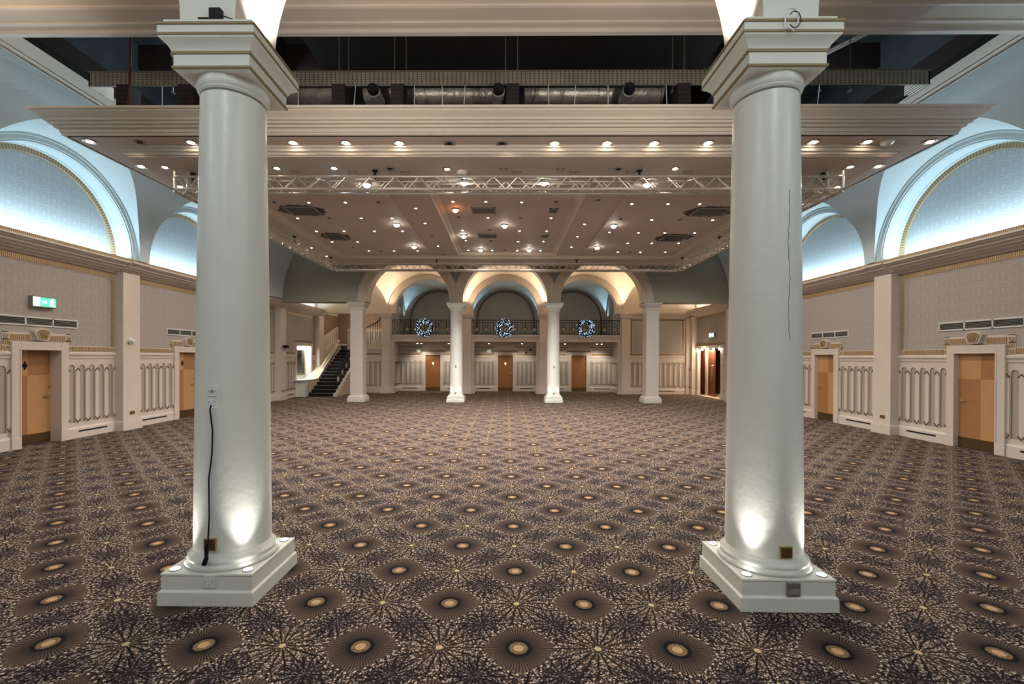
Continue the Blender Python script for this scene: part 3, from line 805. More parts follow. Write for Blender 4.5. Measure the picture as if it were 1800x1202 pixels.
# ------------------------------------------------------------------ piers, balcony, back walls
def pier(cx, w, label, jamb):
    r = thing('wall_pier', (cx, 21.8, 0), label, 'pier', 'back wall piers')
    b = MB(); b.box(cx-w, cx+w, 21.58, 22.0, 0, 3.62); b.box(cx-w-.01, cx+w+.01, 21.57, 22.0, 0, 1.62)
    for s in jamb: b.box(*sorted((cx+s*w, cx+s*(w+.13))), 21.68, 22.0, 0, 2.5)
    obj('shaft', b, 'white', r, smooth=0, bevel=.004)
    b = MB(); b.box(cx-w-.06, cx+w+.06, 21.50, 22.0, 0, .22); b.box(cx-w-.03, cx+w+.03, 21.53, 22.0, .22, .26)
    for s in jamb: b.box(*sorted((cx+s*w, cx+s*(w+.17))), 21.62, 22.0, 0, .24)
    obj('base', b, 'white', r, smooth=0, bevel=.004)
    b = MB()
    for z0, z1, e in ((3.60, 3.64, .02), (3.64, 3.69, .05), (3.69, 3.78, .08), (3.78, 3.83, .11)): b.box(cx-w-e, cx+w+e, 21.58-e, 22.03, z0, z1)
    obj('cap', b, 'white', r, smooth=0, bevel=.004)
pier(-5.77, .21, 'outer pier at the left end of the balcony next to the stairs', [1])
pier(-1.90, .22, 'inner pier between the left and middle balcony arches', [-1, 1])
pier(1.81, .22, 'inner pier between the middle and right balcony arches', [-1, 1])
pier(5.71, .20, 'outer pier at the right end of the balcony', [-1])

b = MB(); b.box(-5.78, 5.95, 22.0, 25.6, 2.52, 2.80); BF = tag(obj('floor_balcony', b, 'white', smooth=0), 'balcony slab over the three recessed far doors', 'balcony floor', kind='structure')
for a, c in ((-5.56, -2.12), (-1.68, 1.59), (2.03, 5.51)):
    b = MB()
    for y0, z0, z1 in ((21.83, 2.50, 2.54), (21.86, 2.54, 2.60), (21.90, 2.60, 2.70), (21.86, 2.70, 2.76), (21.84, 2.76, 2.83)): b.box(a, c, y0, 22.1, z0, z1)
    obj('balcony_fascia', b, 'white', BF, smooth=0, bevel=.003)

def back_section(y, s0, s1, door=None, zt=2.5, panel=False, name='wall_back'):
    f = FB(y)
    b = MB(f); holes = [(door-.385, door+.385, 0, 1.82)] if door is not None else []
    rects_minus(b, s0, s1, 0, zt, holes, 0)
    w = obj(name, b, 'white', smooth=0); return w, f
w, f = back_section(23.3, -5.6, 5.55, None, 2.52)
tag(w, 'recessed back wall under the balcony with fluted dado panels and three doors', 'wall', kind='structure')
dxs = [-3.775, -.04, 3.74]
segs = [(-5.6, dxs[0]-.54), (dxs[0]+.54, -2.1), (-1.7, dxs[1]-.54), (dxs[1]+.54, 1.6), (2.0, dxs[2]-.54), (dxs[2]+.54, 5.55)]
for a, c in segs: wainscot(f, a, c, w)
for a, c in segs:
    b = MB(f); goldband(b, a, c, 1.85, 1.94); goldband(b, a, c, 2.24, 2.30); b.box(a+.05, c-.02, 1.97, 2.2, 0, .004, 4)
    obj('gold_border', b, ['white', 'bronzeband', 'bronzeband', 'gold', 'paper'], w, smooth=0)
fd = [('left far door with diamond light, under the left wreath', -3.775), ('middle far door with diamond light, under the middle wreath', -.04), ('right far door, plain brown, under the right wreath', 3.74)]
for i, (lb, x) in enumerate(fd):
    r = door_surround(FB(23.3), x, 'door_%d' % (5+i), lb, True, recess=-.01, far=True, portrait=(1.42, 'lampdim', .045) if i < 2 else None, deco=False)
    b = MB(f)
    for e, z0, z1 in ((.60, 2.03, 2.10), (.66, 2.15, 2.2)): b.box(x-e, x+e, z0, z1, 0, .03, 0 if e > .62 else 1)
    for s in (-1, 1): b.box(*sorted((x+s*.58, x+s*.66)), 1.86, 2.16, 0, .03, 0); b.box(*sorted((x+s*.60, x+s*.64)), 1.9, 2.1, .03, .035, 1)
    obj('overdoor_frieze', b, ['white', 'bronzeband'], r, smooth=0)
# plain side returns under the balcony
for x, sg in ((-5.56, 1), (5.5, -1)):
    g = (lambda x, sg: (lambda s, t, n: (x+sg*n, s, t)))(x, sg)
    b = MB(g); rects_minus(b, 22.0, 23.3, 0, 2.52, [], 0); o = obj('return_wall', b, 'white', w, smooth=0)
    wainscot(g, 22.0, 23.3, w, vent=False)
# lobby above the balcony
b = MB(); b.add([(-6, 25.5, 2.8), (6, 25.5, 2.8), (6, 25.5, 6.3), (-6, 25.5, 6.3)], [(0, 1, 2, 3)]); b.add([(-5.72, 22, 2.8), (-5.72, 25.5, 2.8), (-5.72, 25.5, 6), (-5.72, 22, 6)], [(0, 1, 2, 3)])
b.add([(5.65, 22, 2.8), (5.65, 25.5, 2.8), (5.65, 25.5, 6), (5.65, 22, 6)], [(0, 1, 2, 3)])
LW = tag(obj('wall_lobby', b, 'lobbywall', smooth=0), 'dim grey upper lobby wall behind the balcony with dark arch outlines', 'wall', kind='structure')
for xc in (-3.80, -.05, 3.72):
    b = MB(); b.ring(xc, 3.85, 1.57, .07, 25.42, 25.5, 40, 0, 0, PI); 
    for s in (-1, 1): b.box(*sorted((xc+s*1.57, xc+s*1.64)), 25.42, 25.5, 2.8, 3.85)
    obj('arch_outline', b, 'bronze', LW, smooth=30)
for x, sg in ((-5.72, 1), (5.65, -1)):
    b = MB(lambda s, t, n, x=x, sg=sg: (x+sg*n, s, t))
    for y in (23.4,):
        b.prism([(y-.36, 2.8), (y+.36, 2.8), (y+.36, 4.3)]+[(y+.36*cos(PI*k/12), 4.3+.36*sin(PI*k/12)) for k in range(1, 12)]+[(y-.36, 4.3)], 0, .03)
        b.prism([(y-.28, 2.8), (y+.28, 2.8), (y+.28, 4.3)]+[(y+.28*cos(PI*k/12), 4.3+.28*sin(PI*k/12)) for k in range(1, 12)]+[(y-.28, 4.3)], .03, .035, m=1)
    obj('arched_niche', b, ['white', 'niche'], LW, smooth=0)
for x in (-5.6, -1.95, 1.85, 5.55):
    light('SPOT', (x, 25.2, 3.9), 22, (.55, .82, 1), .04, (0, -.15, 1), 80, .9, name='lobby_uplight')
    if abs(x) < 3:
        light('SPOT', (x, 22.15, 3.9), 12, (.55, .82, 1), .04, (0, .3, 1), 90, .9, name='lobby_uplight')
# lower and upper end walls either side of the arches
w, f = back_section(21.8, 5.9, 9.03, None, 3.9, name='wall_back_right')
tag(w, 'right-hand end wall with square damask panel above fluted dado', 'wall', kind='structure')
wainscot(f, 5.95, 8.62, w)
b = MB(f); b.box(6.08, 8.42, 1.95, 3.5, 0, .004, 4)
goldband(b, 5.97, 8.58, 3.52, 3.60); goldband(b, 5.97, 8.58, 1.86, 1.94)
goldband(b, 5.99, 6.06, 1.96, 3.5, True); goldband(b, 8.46, 8.53, 1.96, 3.5, True)
obj('gold_border', b, ['white', 'bronzeband', 'bronzeband', 'gold', 'paper'], w, smooth=0)
b = MB(f); b.box(8.62, 9.03, 0, 3.65, 0, .12); b.box(8.6, 9.03, 0, .25, 0, .16); obj('pilaster', b, 'white', w, smooth=0)
b = MB(f)
for t0, t1, n in ((3.65, 3.72, .06), (3.72, 3.78, .12), (3.78, 3.84, .18), (3.84, 3.93, .26)): b.box(5.9, 9.03, t0, t1, -.2, n)
obj('cornice', b, 'white', w, smooth=0)
b = MB(); b.add([(5.6, 21.7, 3.9), (9.1, 21.7, 3.9), (9.1, 21.7, 6.2), (5.6, 21.7, 6.2)], [(0, 1, 2, 3)]); b.box(5.9, 9.03, 21.6, 21.7, 4.12, 4.16)
obj('upper_wall', b, 'aisle', w, smooth=0)

# staircase hall on the left
b = MB(); b.add([(-9.2, 24.4, 0), (-5.7, 24.4, 0), (-5.7, 24.4, 4.1), (-9.2, 24.4, 4.1)], [(0, 1, 2, 3)])
b.add([(-5.75, 22.05, 2.8), (-5.75, 24.4, 2.8), (-5.75, 24.4, 4.1), (-5.75, 22.05, 4.1)], [(0, 1, 2, 3)])
w = tag(obj('wall_stairwell', b, 'taupe', smooth=0), 'brown-papered stairwell wall behind the far left pillar', 'wall', kind='structure')
b = MB(); b.box(-9.15, -5.7, 22.0, 24.4, 4.08, 4.4); obj('stairwell_ceiling', b, 'aisle', w, smooth=0)
wainscot(FB(24.4), -8.6, -6.2, w, z=2.13, vent=False, h=.62)
b = MB(FB(24.4)); goldband(b, -8.6, -6.2, 3.29, 3.35); obj('gold_border', b, ['white', 'bronzeband', 'bronzeband'], w, smooth=0)
back2 = FB(21.95)
b = MB(back2); b.prism([(-7.46, 0), (-5.95, 0), (-5.95, 2.7), (-6.15, 2.62), (-7.46, 2.0)], -.1, 0)
w2 = tag(obj('wall_under_flight', b, 'white', smooth=0), 'panelled wall under the upper stair flight, between the pillar and pier', 'wall', kind='structure')
wainscot(back2, -7.46, -5.98, w2, vent=False)
b = MB(back2); goldband(b, -7.46, -5.98, 1.85, 1.93); obj('gold_border', b, ['white', 'bronzeband', 'bronzeband'], w2, smooth=0)

ST = thing('staircase', (-8.05, 19.6, 0), 'dark carpeted staircase rising along the far left wall', 'staircase')
NR, RI, TR = 14, .15, .268
b = MB()
for i in range(NR):
    y = 19.6+i*TR; b.box(-8.6, -7.52, y, 23.6 if i == NR-1 else y+TR+.02, i*RI, (i+1)*RI-.0)
    b.box(-8.6, -7.52, y-.02, y+.02, (i+1)*RI-.035, (i+1)*RI)
b.box(-8.6, -5.9, 23.1, 24.4, 1.9, 2.1)
obj('carpeted_treads', b, 'stair', ST, smooth=0, bevel=.008)
b = MB()
for i in range(NR): b.box(-8.6, -7.53, 19.6+i*TR-.023, 19.6+i*TR-.019, (i+1)*RI-.012, (i+1)*RI-.002)
obj('nosing', b, 'greyplastic', ST, smooth=0)
b = MB()
for i in range(NR):
    y = 19.6+i*TR; b.box(-7.53, -7.38, y-.03, y+TR, max(0, i*RI-.08), (i+1)*RI+.01)
b.prism([(19.6, 0), (23.6, 0), (23.6, 2.05), (19.75, 0.02)], -7.52, -7.42, 'x')
b.prism([(19.6, 0), (23.3, 0), (23.3, .16), (19.6, .16)], -7.42, -7.40, 'x')
obj('outer_stringer', b, 'marble', ST, smooth=0)
b = MB(); b.prism([(19.62, .2), (19.7, .72), (20.6, .76), (23.35, 2.42), (23.35, 2.1), (19.9, .2)], -8.62, -8.60, 'x')
b.prism([(20.3, .70), (20.6, .76), (23.35, 2.42), (24.3, 2.42), (24.3, 2.34), (23.35, 2.34), (20.6, .70)], -9.15, -8.60, 'x')
b.prism([(21.2, 1.28), (23.35, 2.56), (23.35, 2.62), (21.2, 1.34)], -8.72, -8.64, 'x')
obj('wall_stringer', b, 'marble', ST, smooth=0)
b = MB()
for i in range(5):
    x = -6.98+i*.235; b.box(x, -5.95, 21.86, 23.4, 2.1+i*.14, 2.24+i*.14)
obj('upper_steps', b, 'marble', ST, smooth=0)
b = MB(FL); b.box(22.0, 24.4, 2.2, 4.05, 0, .01, 2)
b.prism([(22.0, 1.9), (24.4, 2.3), (24.4, 3.38), (24.3, 3.38), (22.0, 2.62)], .01, .03, m=0)
b.prism([(22.0, 2.66), (24.4, 3.45), (24.4, 3.52), (22.0, 2.73)], .01, .04, m=1)
for k in range(8):
    y = 22.15+k*.28; zt = 2.5+(y-22)*.32; b.box(y, y+.09, zt-.45, zt, .03, .034, 3)
o = obj('stair_dado', b, ['white', 'bronzeband', 'taupe', 'niche'], w, smooth=0)
RL = thing('stair_railing', (-7.47, 19.7, .1), 'black iron stair railing with pale rosettes on the open side of the stairs', 'railing')
def zst(y): return .15+(y-19.6)*RI/TR
b = MB(); b.tube([(-7.47, 19.66, .95), (-7.47, 19.75, 1.0)]+[(-7.47, y, zst(y)+.82) for y in (20.0, 21.5, 23.2)]+[(-7.4, 23.4, 3.0)], .022, 8); obj('handrail', b, 'black', RL)
b = MB(); b.tube([(-7.47, 19.75, zst(19.75)+.10), (-7.47, 23.3, zst(23.3)+.10)], .01, 6); b.tube([(-7.47, 19.75, zst(19.75)+.70), (-7.47, 23.3, zst(23.3)+.70)], .008, 6); obj('rail_bar', b, 'black', RL)
for i in range(27):
    y = 19.7+i*.135; b = MB(); b.tube([(-7.47, y, zst(y)), (-7.47, y, zst(y)+.82)], .010 if i % 4 else .018, 5); obj('baluster', b, 'black', RL)
for i in range(7):
    y = 20.0+i*.52; b = MB(); z = zst(y)+.38
    b.lathe([(.001, -7.50), (.10, -7.495), (.12, -7.48), (.10, -7.46), (.001, -7.455)], y, z, 14, ax='x'); obj('rosette', b, 'marble', RL)
RL2 = thing('stair_railing', (-6.5, 21.9, 2.2), 'short black iron railing climbing to the balcony behind the far left pillar', 'railing')
b = MB(); b.tube([(-7.4, 21.9, 2.98), (-6.9, 21.9, 3.12), (-6.35, 21.9, 3.38), (-6.12, 21.9, 3.62), (-6.08, 21.9, 3.7)], .022, 8); obj('handrail', b, 'black', RL2)
for i in range(11):
    x = -7.3+i*.115; b = MB(); b.tube([(x, 21.9, 2.1+max(0, (x+6.98)//.235+1)*.14), (x, 21.9, 3.0+max(0, x+7.3)*.5)], .012, 5); obj('baluster', b, 'black', RL2)
for i in range(4):
    b = MB(); x = -7.2+i*.3; b.ring(x, 2.82+i*.10, .055, .018, 21.89, 21.91, 14); obj('scroll_ring', b, 'gold', RL2)

# lit display niche in the far left wall
NI = thing('window_1', (-9.15, 20.26, .74), 'brightly lit white display niche in the left wall beside the stairs', 'display niche', kind='structure')
b = MB(FL)
b.add([(19.52, .74, 0), (19.52, 2.25, 0), (19.52, 2.25, -.2), (19.52, .74, -.2)], [(0, 1, 2, 3)]); b.add([(21.0, .74, 0), (21.0, 2.25, 0), (21.0, 2.25, -.2), (21.0, .74, -.2)], [(0, 1, 2, 3)])
b.add([(19.52, 2.25, 0), (21.0, 2.25, 0), (21.0, 2.25, -.2), (19.52, 2.25, -.2)], [(0, 1, 2, 3)]); b.add([(19.52, .74, -.2), (21.0, .74, -.2), (21.0, 2.25, -.2), (19.52, 2.25, -.2)], [(0, 1, 2, 3)])
obj('niche_lining', b, 'plastic', NI, smooth=0, recalc=False)
b = MB(FL)
for s0, s1, t0, t1 in ((19.42, 19.55, .74, 2.36), (20.97, 21.10, .74, 2.36), (19.55, 20.97, 2.24, 2.36)): b.box(s0, s1, t0, t1, 0, .05)
goldband(b, 19.38, 21.14, 2.40, 2.47); b.box(19.34, 19.38, 1.95, 2.5, 0, .03); b.box(21.14, 21.18, 1.95, 2.5, 0, .03)
obj('niche_frame', b, ['white', 'bronzeband', 'bronzeband'], NI, smooth=0)
b = MB(FL); b.box(19.3, 21.2, .68, .74, -.2, .5); b.box(19.42, 20.6, .2, .68, 0, .46); b.box(19.40, 20.6, 0, .2, 0, .49)
obj('sill_bench', b, 'plastic', NI, smooth=0, bevel=.01)
b = MB(FL); b.box(20.0, 20.82, .9, 2.1, -.198, -.17, 1); b.box(20.04, 20.72, .98, 2.04, -.17, -.165, 0); obj('dark_framed_mirror', b, ['mirror', 'goldline'], NI, smooth=0)
light('AREA', (-9.22, 20.3, 2.22), 20, (1, .97, .88), .1, (0, 0, -1), size_y=1.2, name='niche_light')

# open doorway on the far right
DW = thing('door_8', (9.03, 20.1, 0), 'open doorway with brown double doors and a row of bulbs, far right', 'doorway', kind='structure')
b = MB(FR)
b.add([(18.95, 0, 0), (18.95, 0, -1.3), (18.95, 2.16, -1.3), (18.95, 2.16, 0)], [(0, 1, 2, 3)]); b.add([(21.3, 0, 0), (22.5, 0, -.5), (22.5, 2.16, -.5), (21.3, 2.16, 0)], [(0, 1, 2, 3)])
b.add([(22.5, 0, -.5), (22.5, 0, -1.3), (22.5, 2.16, -1.3), (22.5, 2.16, -.5)], [(0, 1, 2, 3)])
b.add([(18.95, 2.16, 0), (21.3, 2.16, 0), (22.5, 2.16, -1.3), (18.95, 2.16, -1.3)], [(0, 1, 2, 3)]); b.add([(18.95, 0, -1.3), (22.5, 0, -1.3), (22.5, 2.16, -1.3), (18.95, 2.16, -1.3)], [(0, 1, 2, 3)])
b.add([(18.95, .003, 0), (21.3, .003, 0), (22.5, .003, -1.3), (18.95, .003, -1.3)], [(0, 1, 2, 3)], 1)
obj('doorway_lining', b, ['walnut', 'marble'], DW, smooth=0, recalc=False)
b = MB(FR)
for s0, s1 in ((18.72, 19.0), (21.25, 21.45)): b.box(s0, s1, 0, 2.2, -.08, .06); b.box(s0-.01, s1+.01, 0, .22, -.08, .09)
b.box(21.1, 21.33, 0, 2.16, -.43, -.33); b.box(19.0, 19.1, 0, 2.16, -.43, -.33); b.box(22.0, 22.15, 0, 2.16, -.43, -.33)
b.box(18.7, 21.5, 2.16, 2.3, -.06, .10)
obj('door_frame', b, 'white', DW, smooth=0, bevel=.006)
b = MB(FR); b.box(21.33, 22.0, .01, 2.15, -.40, -.35); obj('fixed_leaf', b, 'walnut', DW, smooth=0)
b = MB(); b.prism([(9.44, 21.1), (9.39, 21.1), (9.33, 20.32), (9.38, 20.31)], .01, 2.12); o = obj('open_leaf', b, 'walnut', DW, smooth=0)
b = MB(); b.tube([(9.35, 20.45, 1.42), (9.28, 20.45, 1.40), (9.28, 20.45, .95), (9.35, 20.45, .93)], .02, 8); b.tube([(9.27, 20.45, 1.40), (9.29, 20.55, .70)], .012, 6); obj('pull_handle', b, 'brass', o)
for k in range(5):
    b = MB(); s = 19.0+k*.55; b.lathe([(.001, -.0), (.035, -.01), (.045, -.04), (.03, -.07), (.001, -.08)], 0, 0, 12)
    b.v = [(9.03-.10+v[0], s+v[1], 2.16+v[2]) for v in b.v]; obj('bulb', b, 'lampwarm', DW)
light('AREA', (9.22, 20.4, 2.13), 30, (1, .74, .5), .2, (.1, 0, -1), size_y=2.0, name='doorway_light')
light('POINT', (8.85, 20.5, 2.05), 9, (1, .75, .5), .1, name='doorway_light')
b = MB(FR); b.prism([(19.1, .01), (20.5, .01), (20.3, .12), (19.9, .3), (19.15, .42)], -.62, -.5); b.box(19.02, 19.5, .3, .42, -.72, -.66, 1)
tag(obj('folded_sign_board', b, ['plastic', 'blackmatte'], smooth=0), 'small white and black folded board on the floor inside the open doorway', 'board')

# balustrades and wreaths
def balustrade(x0, x1, label):
    r = thing('balcony_railing', ((x0+x1)/2, 21.93, 2.83), label, 'railing', 'iron balcony railings')
    b = MB(); b.box(x0, x1, 21.905, 21.955, 3.53, 3.56); obj('handrail', b, 'black', r, smooth=0, bevel=.008)
    b = MB(); b.box(x0, x1, 21.92, 21.94, 2.88, 2.90); b.box(x0, x1, 21.92, 21.94, 3.44, 3.455); obj('bottom_rail', b, 'black', r, smooth=0)
    n = round((x1-x0)/.13); w = (x1-x0)/n
    for i in range(n+1):
        b = MB(); x = x0+i*w; b.tube([(x, 21.93, 2.83), (x, 21.93, 3.53)], .013 if i % 4 == 0 else .008, 6); obj('baluster', b, 'black', r)
    m = max(1, round((x1-x0)/.5))
    for i in range(m):
        x = x0+(i+.5)*(x1-x0)/m
        b = MB(); k = 18
        vs = [(x, 21.90, 3.09)]+[(x+(.082 if q % 2 else .068)*cos(2*PI*q/k), 21.915, 3.09+(.082 if q % 2 else .068)*sin(2*PI*q/k)) for q in range(k)]
        b.add(vs, [(0, 1+q, 1+(q+1) % k) for q in range(k)]); b.lathe([(.08, 21.915), (.08, 21.935), (.001, 21.94)], x, 3.09, 18, ax='y')
        b.lathe([(.03, 21.895), (.001, 21.88)], x, 3.09, 10, ax='y')
        obj('gilt_rosette', b, 'gold', r, smooth=0)
        b = MB(); b.ring(x, 3.29, .07, .014, 21.922, 21.938, 18); b.ring(x, 3.10, .10, .012, 21.922, 21.938, 18)
        b.tube([(x-.12, 21.93, 3.44), (x-.10, 21.93, 3.30), (x-.14, 21.93, 3.15)], .007, 5); b.tube([(x+.12, 21.93, 3.44), (x+.10, 21.93, 3.30), (x+.14, 21.93, 3.15)], .007, 5)
        b.tube([(x, 21.93, 2.9), (x, 21.93, 3.02)], .009, 5); b.tube([(x, 21.93, 3.36), (x, 21.93, 3.44)], .009, 5)
        obj('scrollwork', b, 'black', r)
balustrade(-5.56, -2.12, 'black iron balcony railing with gold rosettes behind the left wreath')
balustrade(-1.68, 1.59, 'black iron balcony railing with gold rosettes behind the middle wreath')
balustrade(2.03, 5.51, 'black iron balcony railing with gold rosettes behind the right wreath')
def wreath(x, label):
    r = thing('christmas_wreath', (x, 21.72, 2.70), label, 'wreath', 'lit wreaths on the balcony'); rnd = random.Random(int(x*10))
    z = 3.15; b = MB(); b2 = MB()
    vs = []; K, Q = 36, 8
    for i in range(K):
        a = 2*PI*i/K
        for j in range(Q):
            t = 2*PI*j/Q; rr = .325+.075*cos(t); vs.append((x+rr*cos(a), 21.72+.06*sin(t), z+rr*sin(a)))
    b.add(vs, [(i*Q+j, i*Q+(j+1) % Q, ((i+1) % K)*Q+(j+1) % Q, ((i+1) % K)*Q+j) for i in range(K) for j in range(Q)])
    for i in range(620):
        a = rnd.random()*2*PI; t = rnd.random()*2*PI; R = .325+.085*cos(t)
        p = Vector((x+R*cos(a), 21.72+.07*sin(t), z+R*sin(a)))
        d = Vector((cos(t)*cos(a)+rnd.uniform(-.7, .7), sin(t)+rnd.uniform(-.7, .7), cos(t)*sin(a)+rnd.uniform(-.7, .7))).normalized()*rnd.uniform(.05, .085)
        s = d.orthogonal().normalized()*.012
        b.add([tuple(p-s), tuple(p+d), tuple(p+s), tuple(p+d*.4+Vector((0, -.012, 0)))], [(0, 1, 3), (1, 2, 3), (0, 3, 2)])
    for i in range(130):
        a = rnd.random()*2*PI; R = .325+rnd.uniform(-.13, .13)
        p = Vector((x+R*cos(a), 21.63-rnd.random()*.03, z+R*sin(a))); e = rnd.uniform(.006, .011)
        b2.add([tuple(p+Vector(q)*e) for q in ((1, 0, 0), (-1, 0, 0), (0, 1, 0), (0, -1, 0), (0, 0, 1), (0, 0, -1))], [(0, 2, 4), (2, 1, 4), (1, 3, 4), (3, 0, 4), (2, 0, 5), (1, 2, 5), (3, 1, 5), (0, 3, 5)])
    obj('foliage', b, 'leaf', r, smooth=0, recalc=False)
    o = obj('fairy_lights', b2, 'bulbblue', r, smooth=0); o['kind'] = 'stuff'
wreath(-3.93, 'wreath with blue-white lights on the left balcony bay')
wreath(-.09, 'wreath with blue-white lights on the middle balcony bay')
wreath(3.80, 'wreath with blue-white lights on the right balcony bay')

# soffit spots under the balcony
for x, lb in ((-4.42, 'first spotlight from the left under the balcony'), (-4.22, 'second spotlight from the left under the balcony, paired close to the first'), (-2.85, 'third spotlight from the left under the balcony'), (-2.68, 'fourth spotlight from the left under the balcony, next to the slim column'),
          (-.85, 'spotlight under the balcony left of the middle door'), (.78, 'spotlight under the balcony right of the middle door'), (2.92, 'spotlight under the balcony left of the right far door'), (4.5, 'first of two spotlights right of the right far door'), (4.72, 'second of two spotlights right of the right far door')):
    r = thing('soffit_spotlight', (x, 22.4, 2.40), lb, 'spotlight', 'spotlights under the balcony')
    b = MB(); b.lathe([(.05, 2.52), (.05, 2.50), (.032, 2.50), (.032, 2.43), (.04, 2.42)], x, 22.4, 14); hs_ = obj('housing', b, 'steel', r)
    b = MB(); b.lathe([(.036, 2.425), (.036, 2.415), (.001, 2.41)], x, 22.4, 14); obj('lens', b, 'lampwarm', hs_)
    light('SPOT', (x, 22.4, 2.39), 22, (1, .9, .76), .03, (0, .55, -1), 95, .8, name='soffit_spot_light')
for x, w_, m, lb in ((-4.52, .2, 'plastic', 'small white box on the wall left of the left far door'), (-.88, .2, 'plastic', 'small white box on the wall left of the middle far door')):
    b = MB(); b.box(x-w_/2, x+w_/2, 23.2, 23.3, 1.98, 2.16); tag(obj('wall_box', b, m, smooth=0, bevel=.01), lb, 'box')
for x, z, lb in ((1.02, 1.99, 'lower black camera on the wall right of the middle far door'), (1.25, 2.15, 'upper black camera right of the middle far door')):
    b = MB(); b.lathe([(.05, 23.3), (.055, 23.22), (.03, 23.15), (.001, 23.14)], x, z, 14, ax='y'); tag(obj('wall_camera', b, 'black'), lb, 'camera')

# small items on the side walls
def wallplate(f, s, t, w, h, mats, label, n=.24):
    r = thing('socket_plate', f(s, t, n), label, 'socket')
    b = MB(f); b.box(s-w/2, s+w/2, t, t+h, n-.01, n+.01); obj('plate', b, mats[0], r, smooth=0)
    b = MB(f); b.box(s-w*.4, s-w*.08, t+h*.2, t+h*.8, n+.01, n+.014); b.box(s+w*.08, s+w*.4, t+h*.2, t+h*.8, n+.01, n+.014); obj('socket_face', b, mats[1], r, smooth=0)
wallplate(FL, 10.66, .36, .14, .08, ['brass', 'brownplate'], 'double bronze socket low on the left pilaster')
wallplate(FR, 10.62, .36, .14, .08, ['brass', 'brownplate'], 'double bronze socket low on the right pilaster')
wallplate(FL, 17.95, .33, .34, .08, ['white', 'black'], 'row of black sockets low on the distant left pilaster')
b = MB(FL); k = 20
b.lathe([(.001, .34), (.03, .335), (.05, .31), (.055, .28), (.07, .275), (.07, .24)], 10.6, 2.10, 20)
tag(obj('security_camera', b, 'plastic'), 'white dome camera on the left pilaster', 'camera')
b = MB(FL); b.box(17.9, 18.0, 2.12, 2.2, .22, .30); b.prism([(17.88, 2.08), (18.02, 2.08), (18.04, 2.2), (17.86, 2.2)], .28, .44)
tag(obj('wall_spotlight', b, 'black'), 'small black spotlight on the distant left pilaster beside the display niche', 'spotlight')
b = MB(FB(21.8)); b.box(8.75, 8.83, 1.15, 1.25, .12, .14); b.box(8.75, 8.83, .3, .38, .12, .14)
tag(obj('switch_plate', b, 'brownplate', smooth=0), 'brown switch and socket plates on the corner pilaster by the open doorway', 'switch')

# ------------------------------------------------------------------ suspended ceiling raft
RX0, RX1, RY0, RY1, RZ = -6.78, 6.73, 6.88, 16.4, 5.12
RF = thing('suspended_ceiling', (0, 11.6, RZ), 'huge suspended ceiling raft with stepped cream edge hanging below the dark opening', 'suspended ceiling')
prof = [(0, 0), (.035, 0), (.035, .035), (.05, .035), (.055, .085), (.095, .088), (.10, .12), (.14, .125), (.145, .155), (.175, .16), (.19, .19), (.235, .22), (.27, .245), (.275, .262), (.305, .268), (.31, .30), (0, .30)]
b = MB()
def rim(b, x0, x1, y0, y1, z, prof, close=False):
    n = len(prof)
    pts = []
    for e, h in prof: pts.append([(x0-e, y0-e, z+h), (x1+e, y0-e, z+h), (x1+e, y1+e, z+h), (x0-e, y1+e, z+h)])
    for i in range(n-1):
        for k in range(4): b.add([pts[i][k], pts[i][(k+1) % 4], pts[i+1][(k+1) % 4], pts[i+1][k]], [(0, 1, 2, 3)])
rim(b, RX0, RX1, RY0, RY1, RZ, prof)
obj('stepped_fascia', b, 'raft', RF, smooth=0, recalc=False)
b = MB(); rim(b, RX0+.015, RX1-.015, RY0+.015, RY1-.015, RZ, [(0, 0), (0, .04)]); rim(b, RX0+.03, RX1-.03, RY0+.03, RY1-.03, RZ, [(0, -.0), (0, .04)])
b.add([(RX0, RY0, RZ+.04), (RX1, RY0, RZ+.04), (RX1, RY1, RZ+.04), (RX0, RY1, RZ+.04)], [(0, 1, 2, 3)])
b.box(RX0-.05, RX1+.05, RY0-.05, RY1+.05, RZ+.05, RZ+.28)
obj('raft_body', b, 'dark', RF, smooth=0)
def sheet(name, x0, x1, y0, y1, z, holes, mat, parent, th=.012):
    b = MB(); xs = sorted({x0, x1} | {h[0] for h in holes} | {h[1] for h in holes}); ys = sorted({y0, y1} | {h[2] for h in holes} | {h[3] for h in holes})
    for a, c in zip(xs, xs[1:]):
        for d, e in zip(ys, ys[1:]):
            if any(h[0] < (a+c)/2 < h[1] and h[2] < (d+e)/2 < h[3] for h in holes): continue
            b.add([(a, d, z), (c, d, z), (c, e, z), (a, e, z)], [(0, 1, 2, 3)])
    return obj(name, b, mat, parent, smooth=0, recalc=False)
DX0, DX1, DY0, DY1, DZ = -6.30, 6.30, 7.24, 15.95, 4.96
IX0, IX1, IY0, IY1 = -5.40, 5.45, 8.08, 14.75
sheet('outer_margin', RX0+.03, RX1-.03, RY0+.03, RY1-.03, RZ, [(DX0, DX1, DY0, DY1)], 'raftlow', RF)
sheet('lower_border', DX0+.14, DX1-.14, DY0+.14-.14, DY1-.14, DZ, [(IX0, IX1, IY0, IY1)], 'raftlow', RF)
b = MB(); rim(b, DX0+.14, DX1-.14, DY0+.04, DY1-.14, DZ, [(0, 0), (.004, .035), (.035, .04), (.04, .075), (.07, .08), (.075, .12), (.10, .125), (.11, .16)]); obj('border_moulding', b, 'raft', RF, smooth=0, recalc=False)
PZ = 5.04
sheet('inner_panel', IX0, IX1, IY0, IY1, PZ, [(-1.52, 1.55, 8.6, 14.5)], 'raftlow', RF)
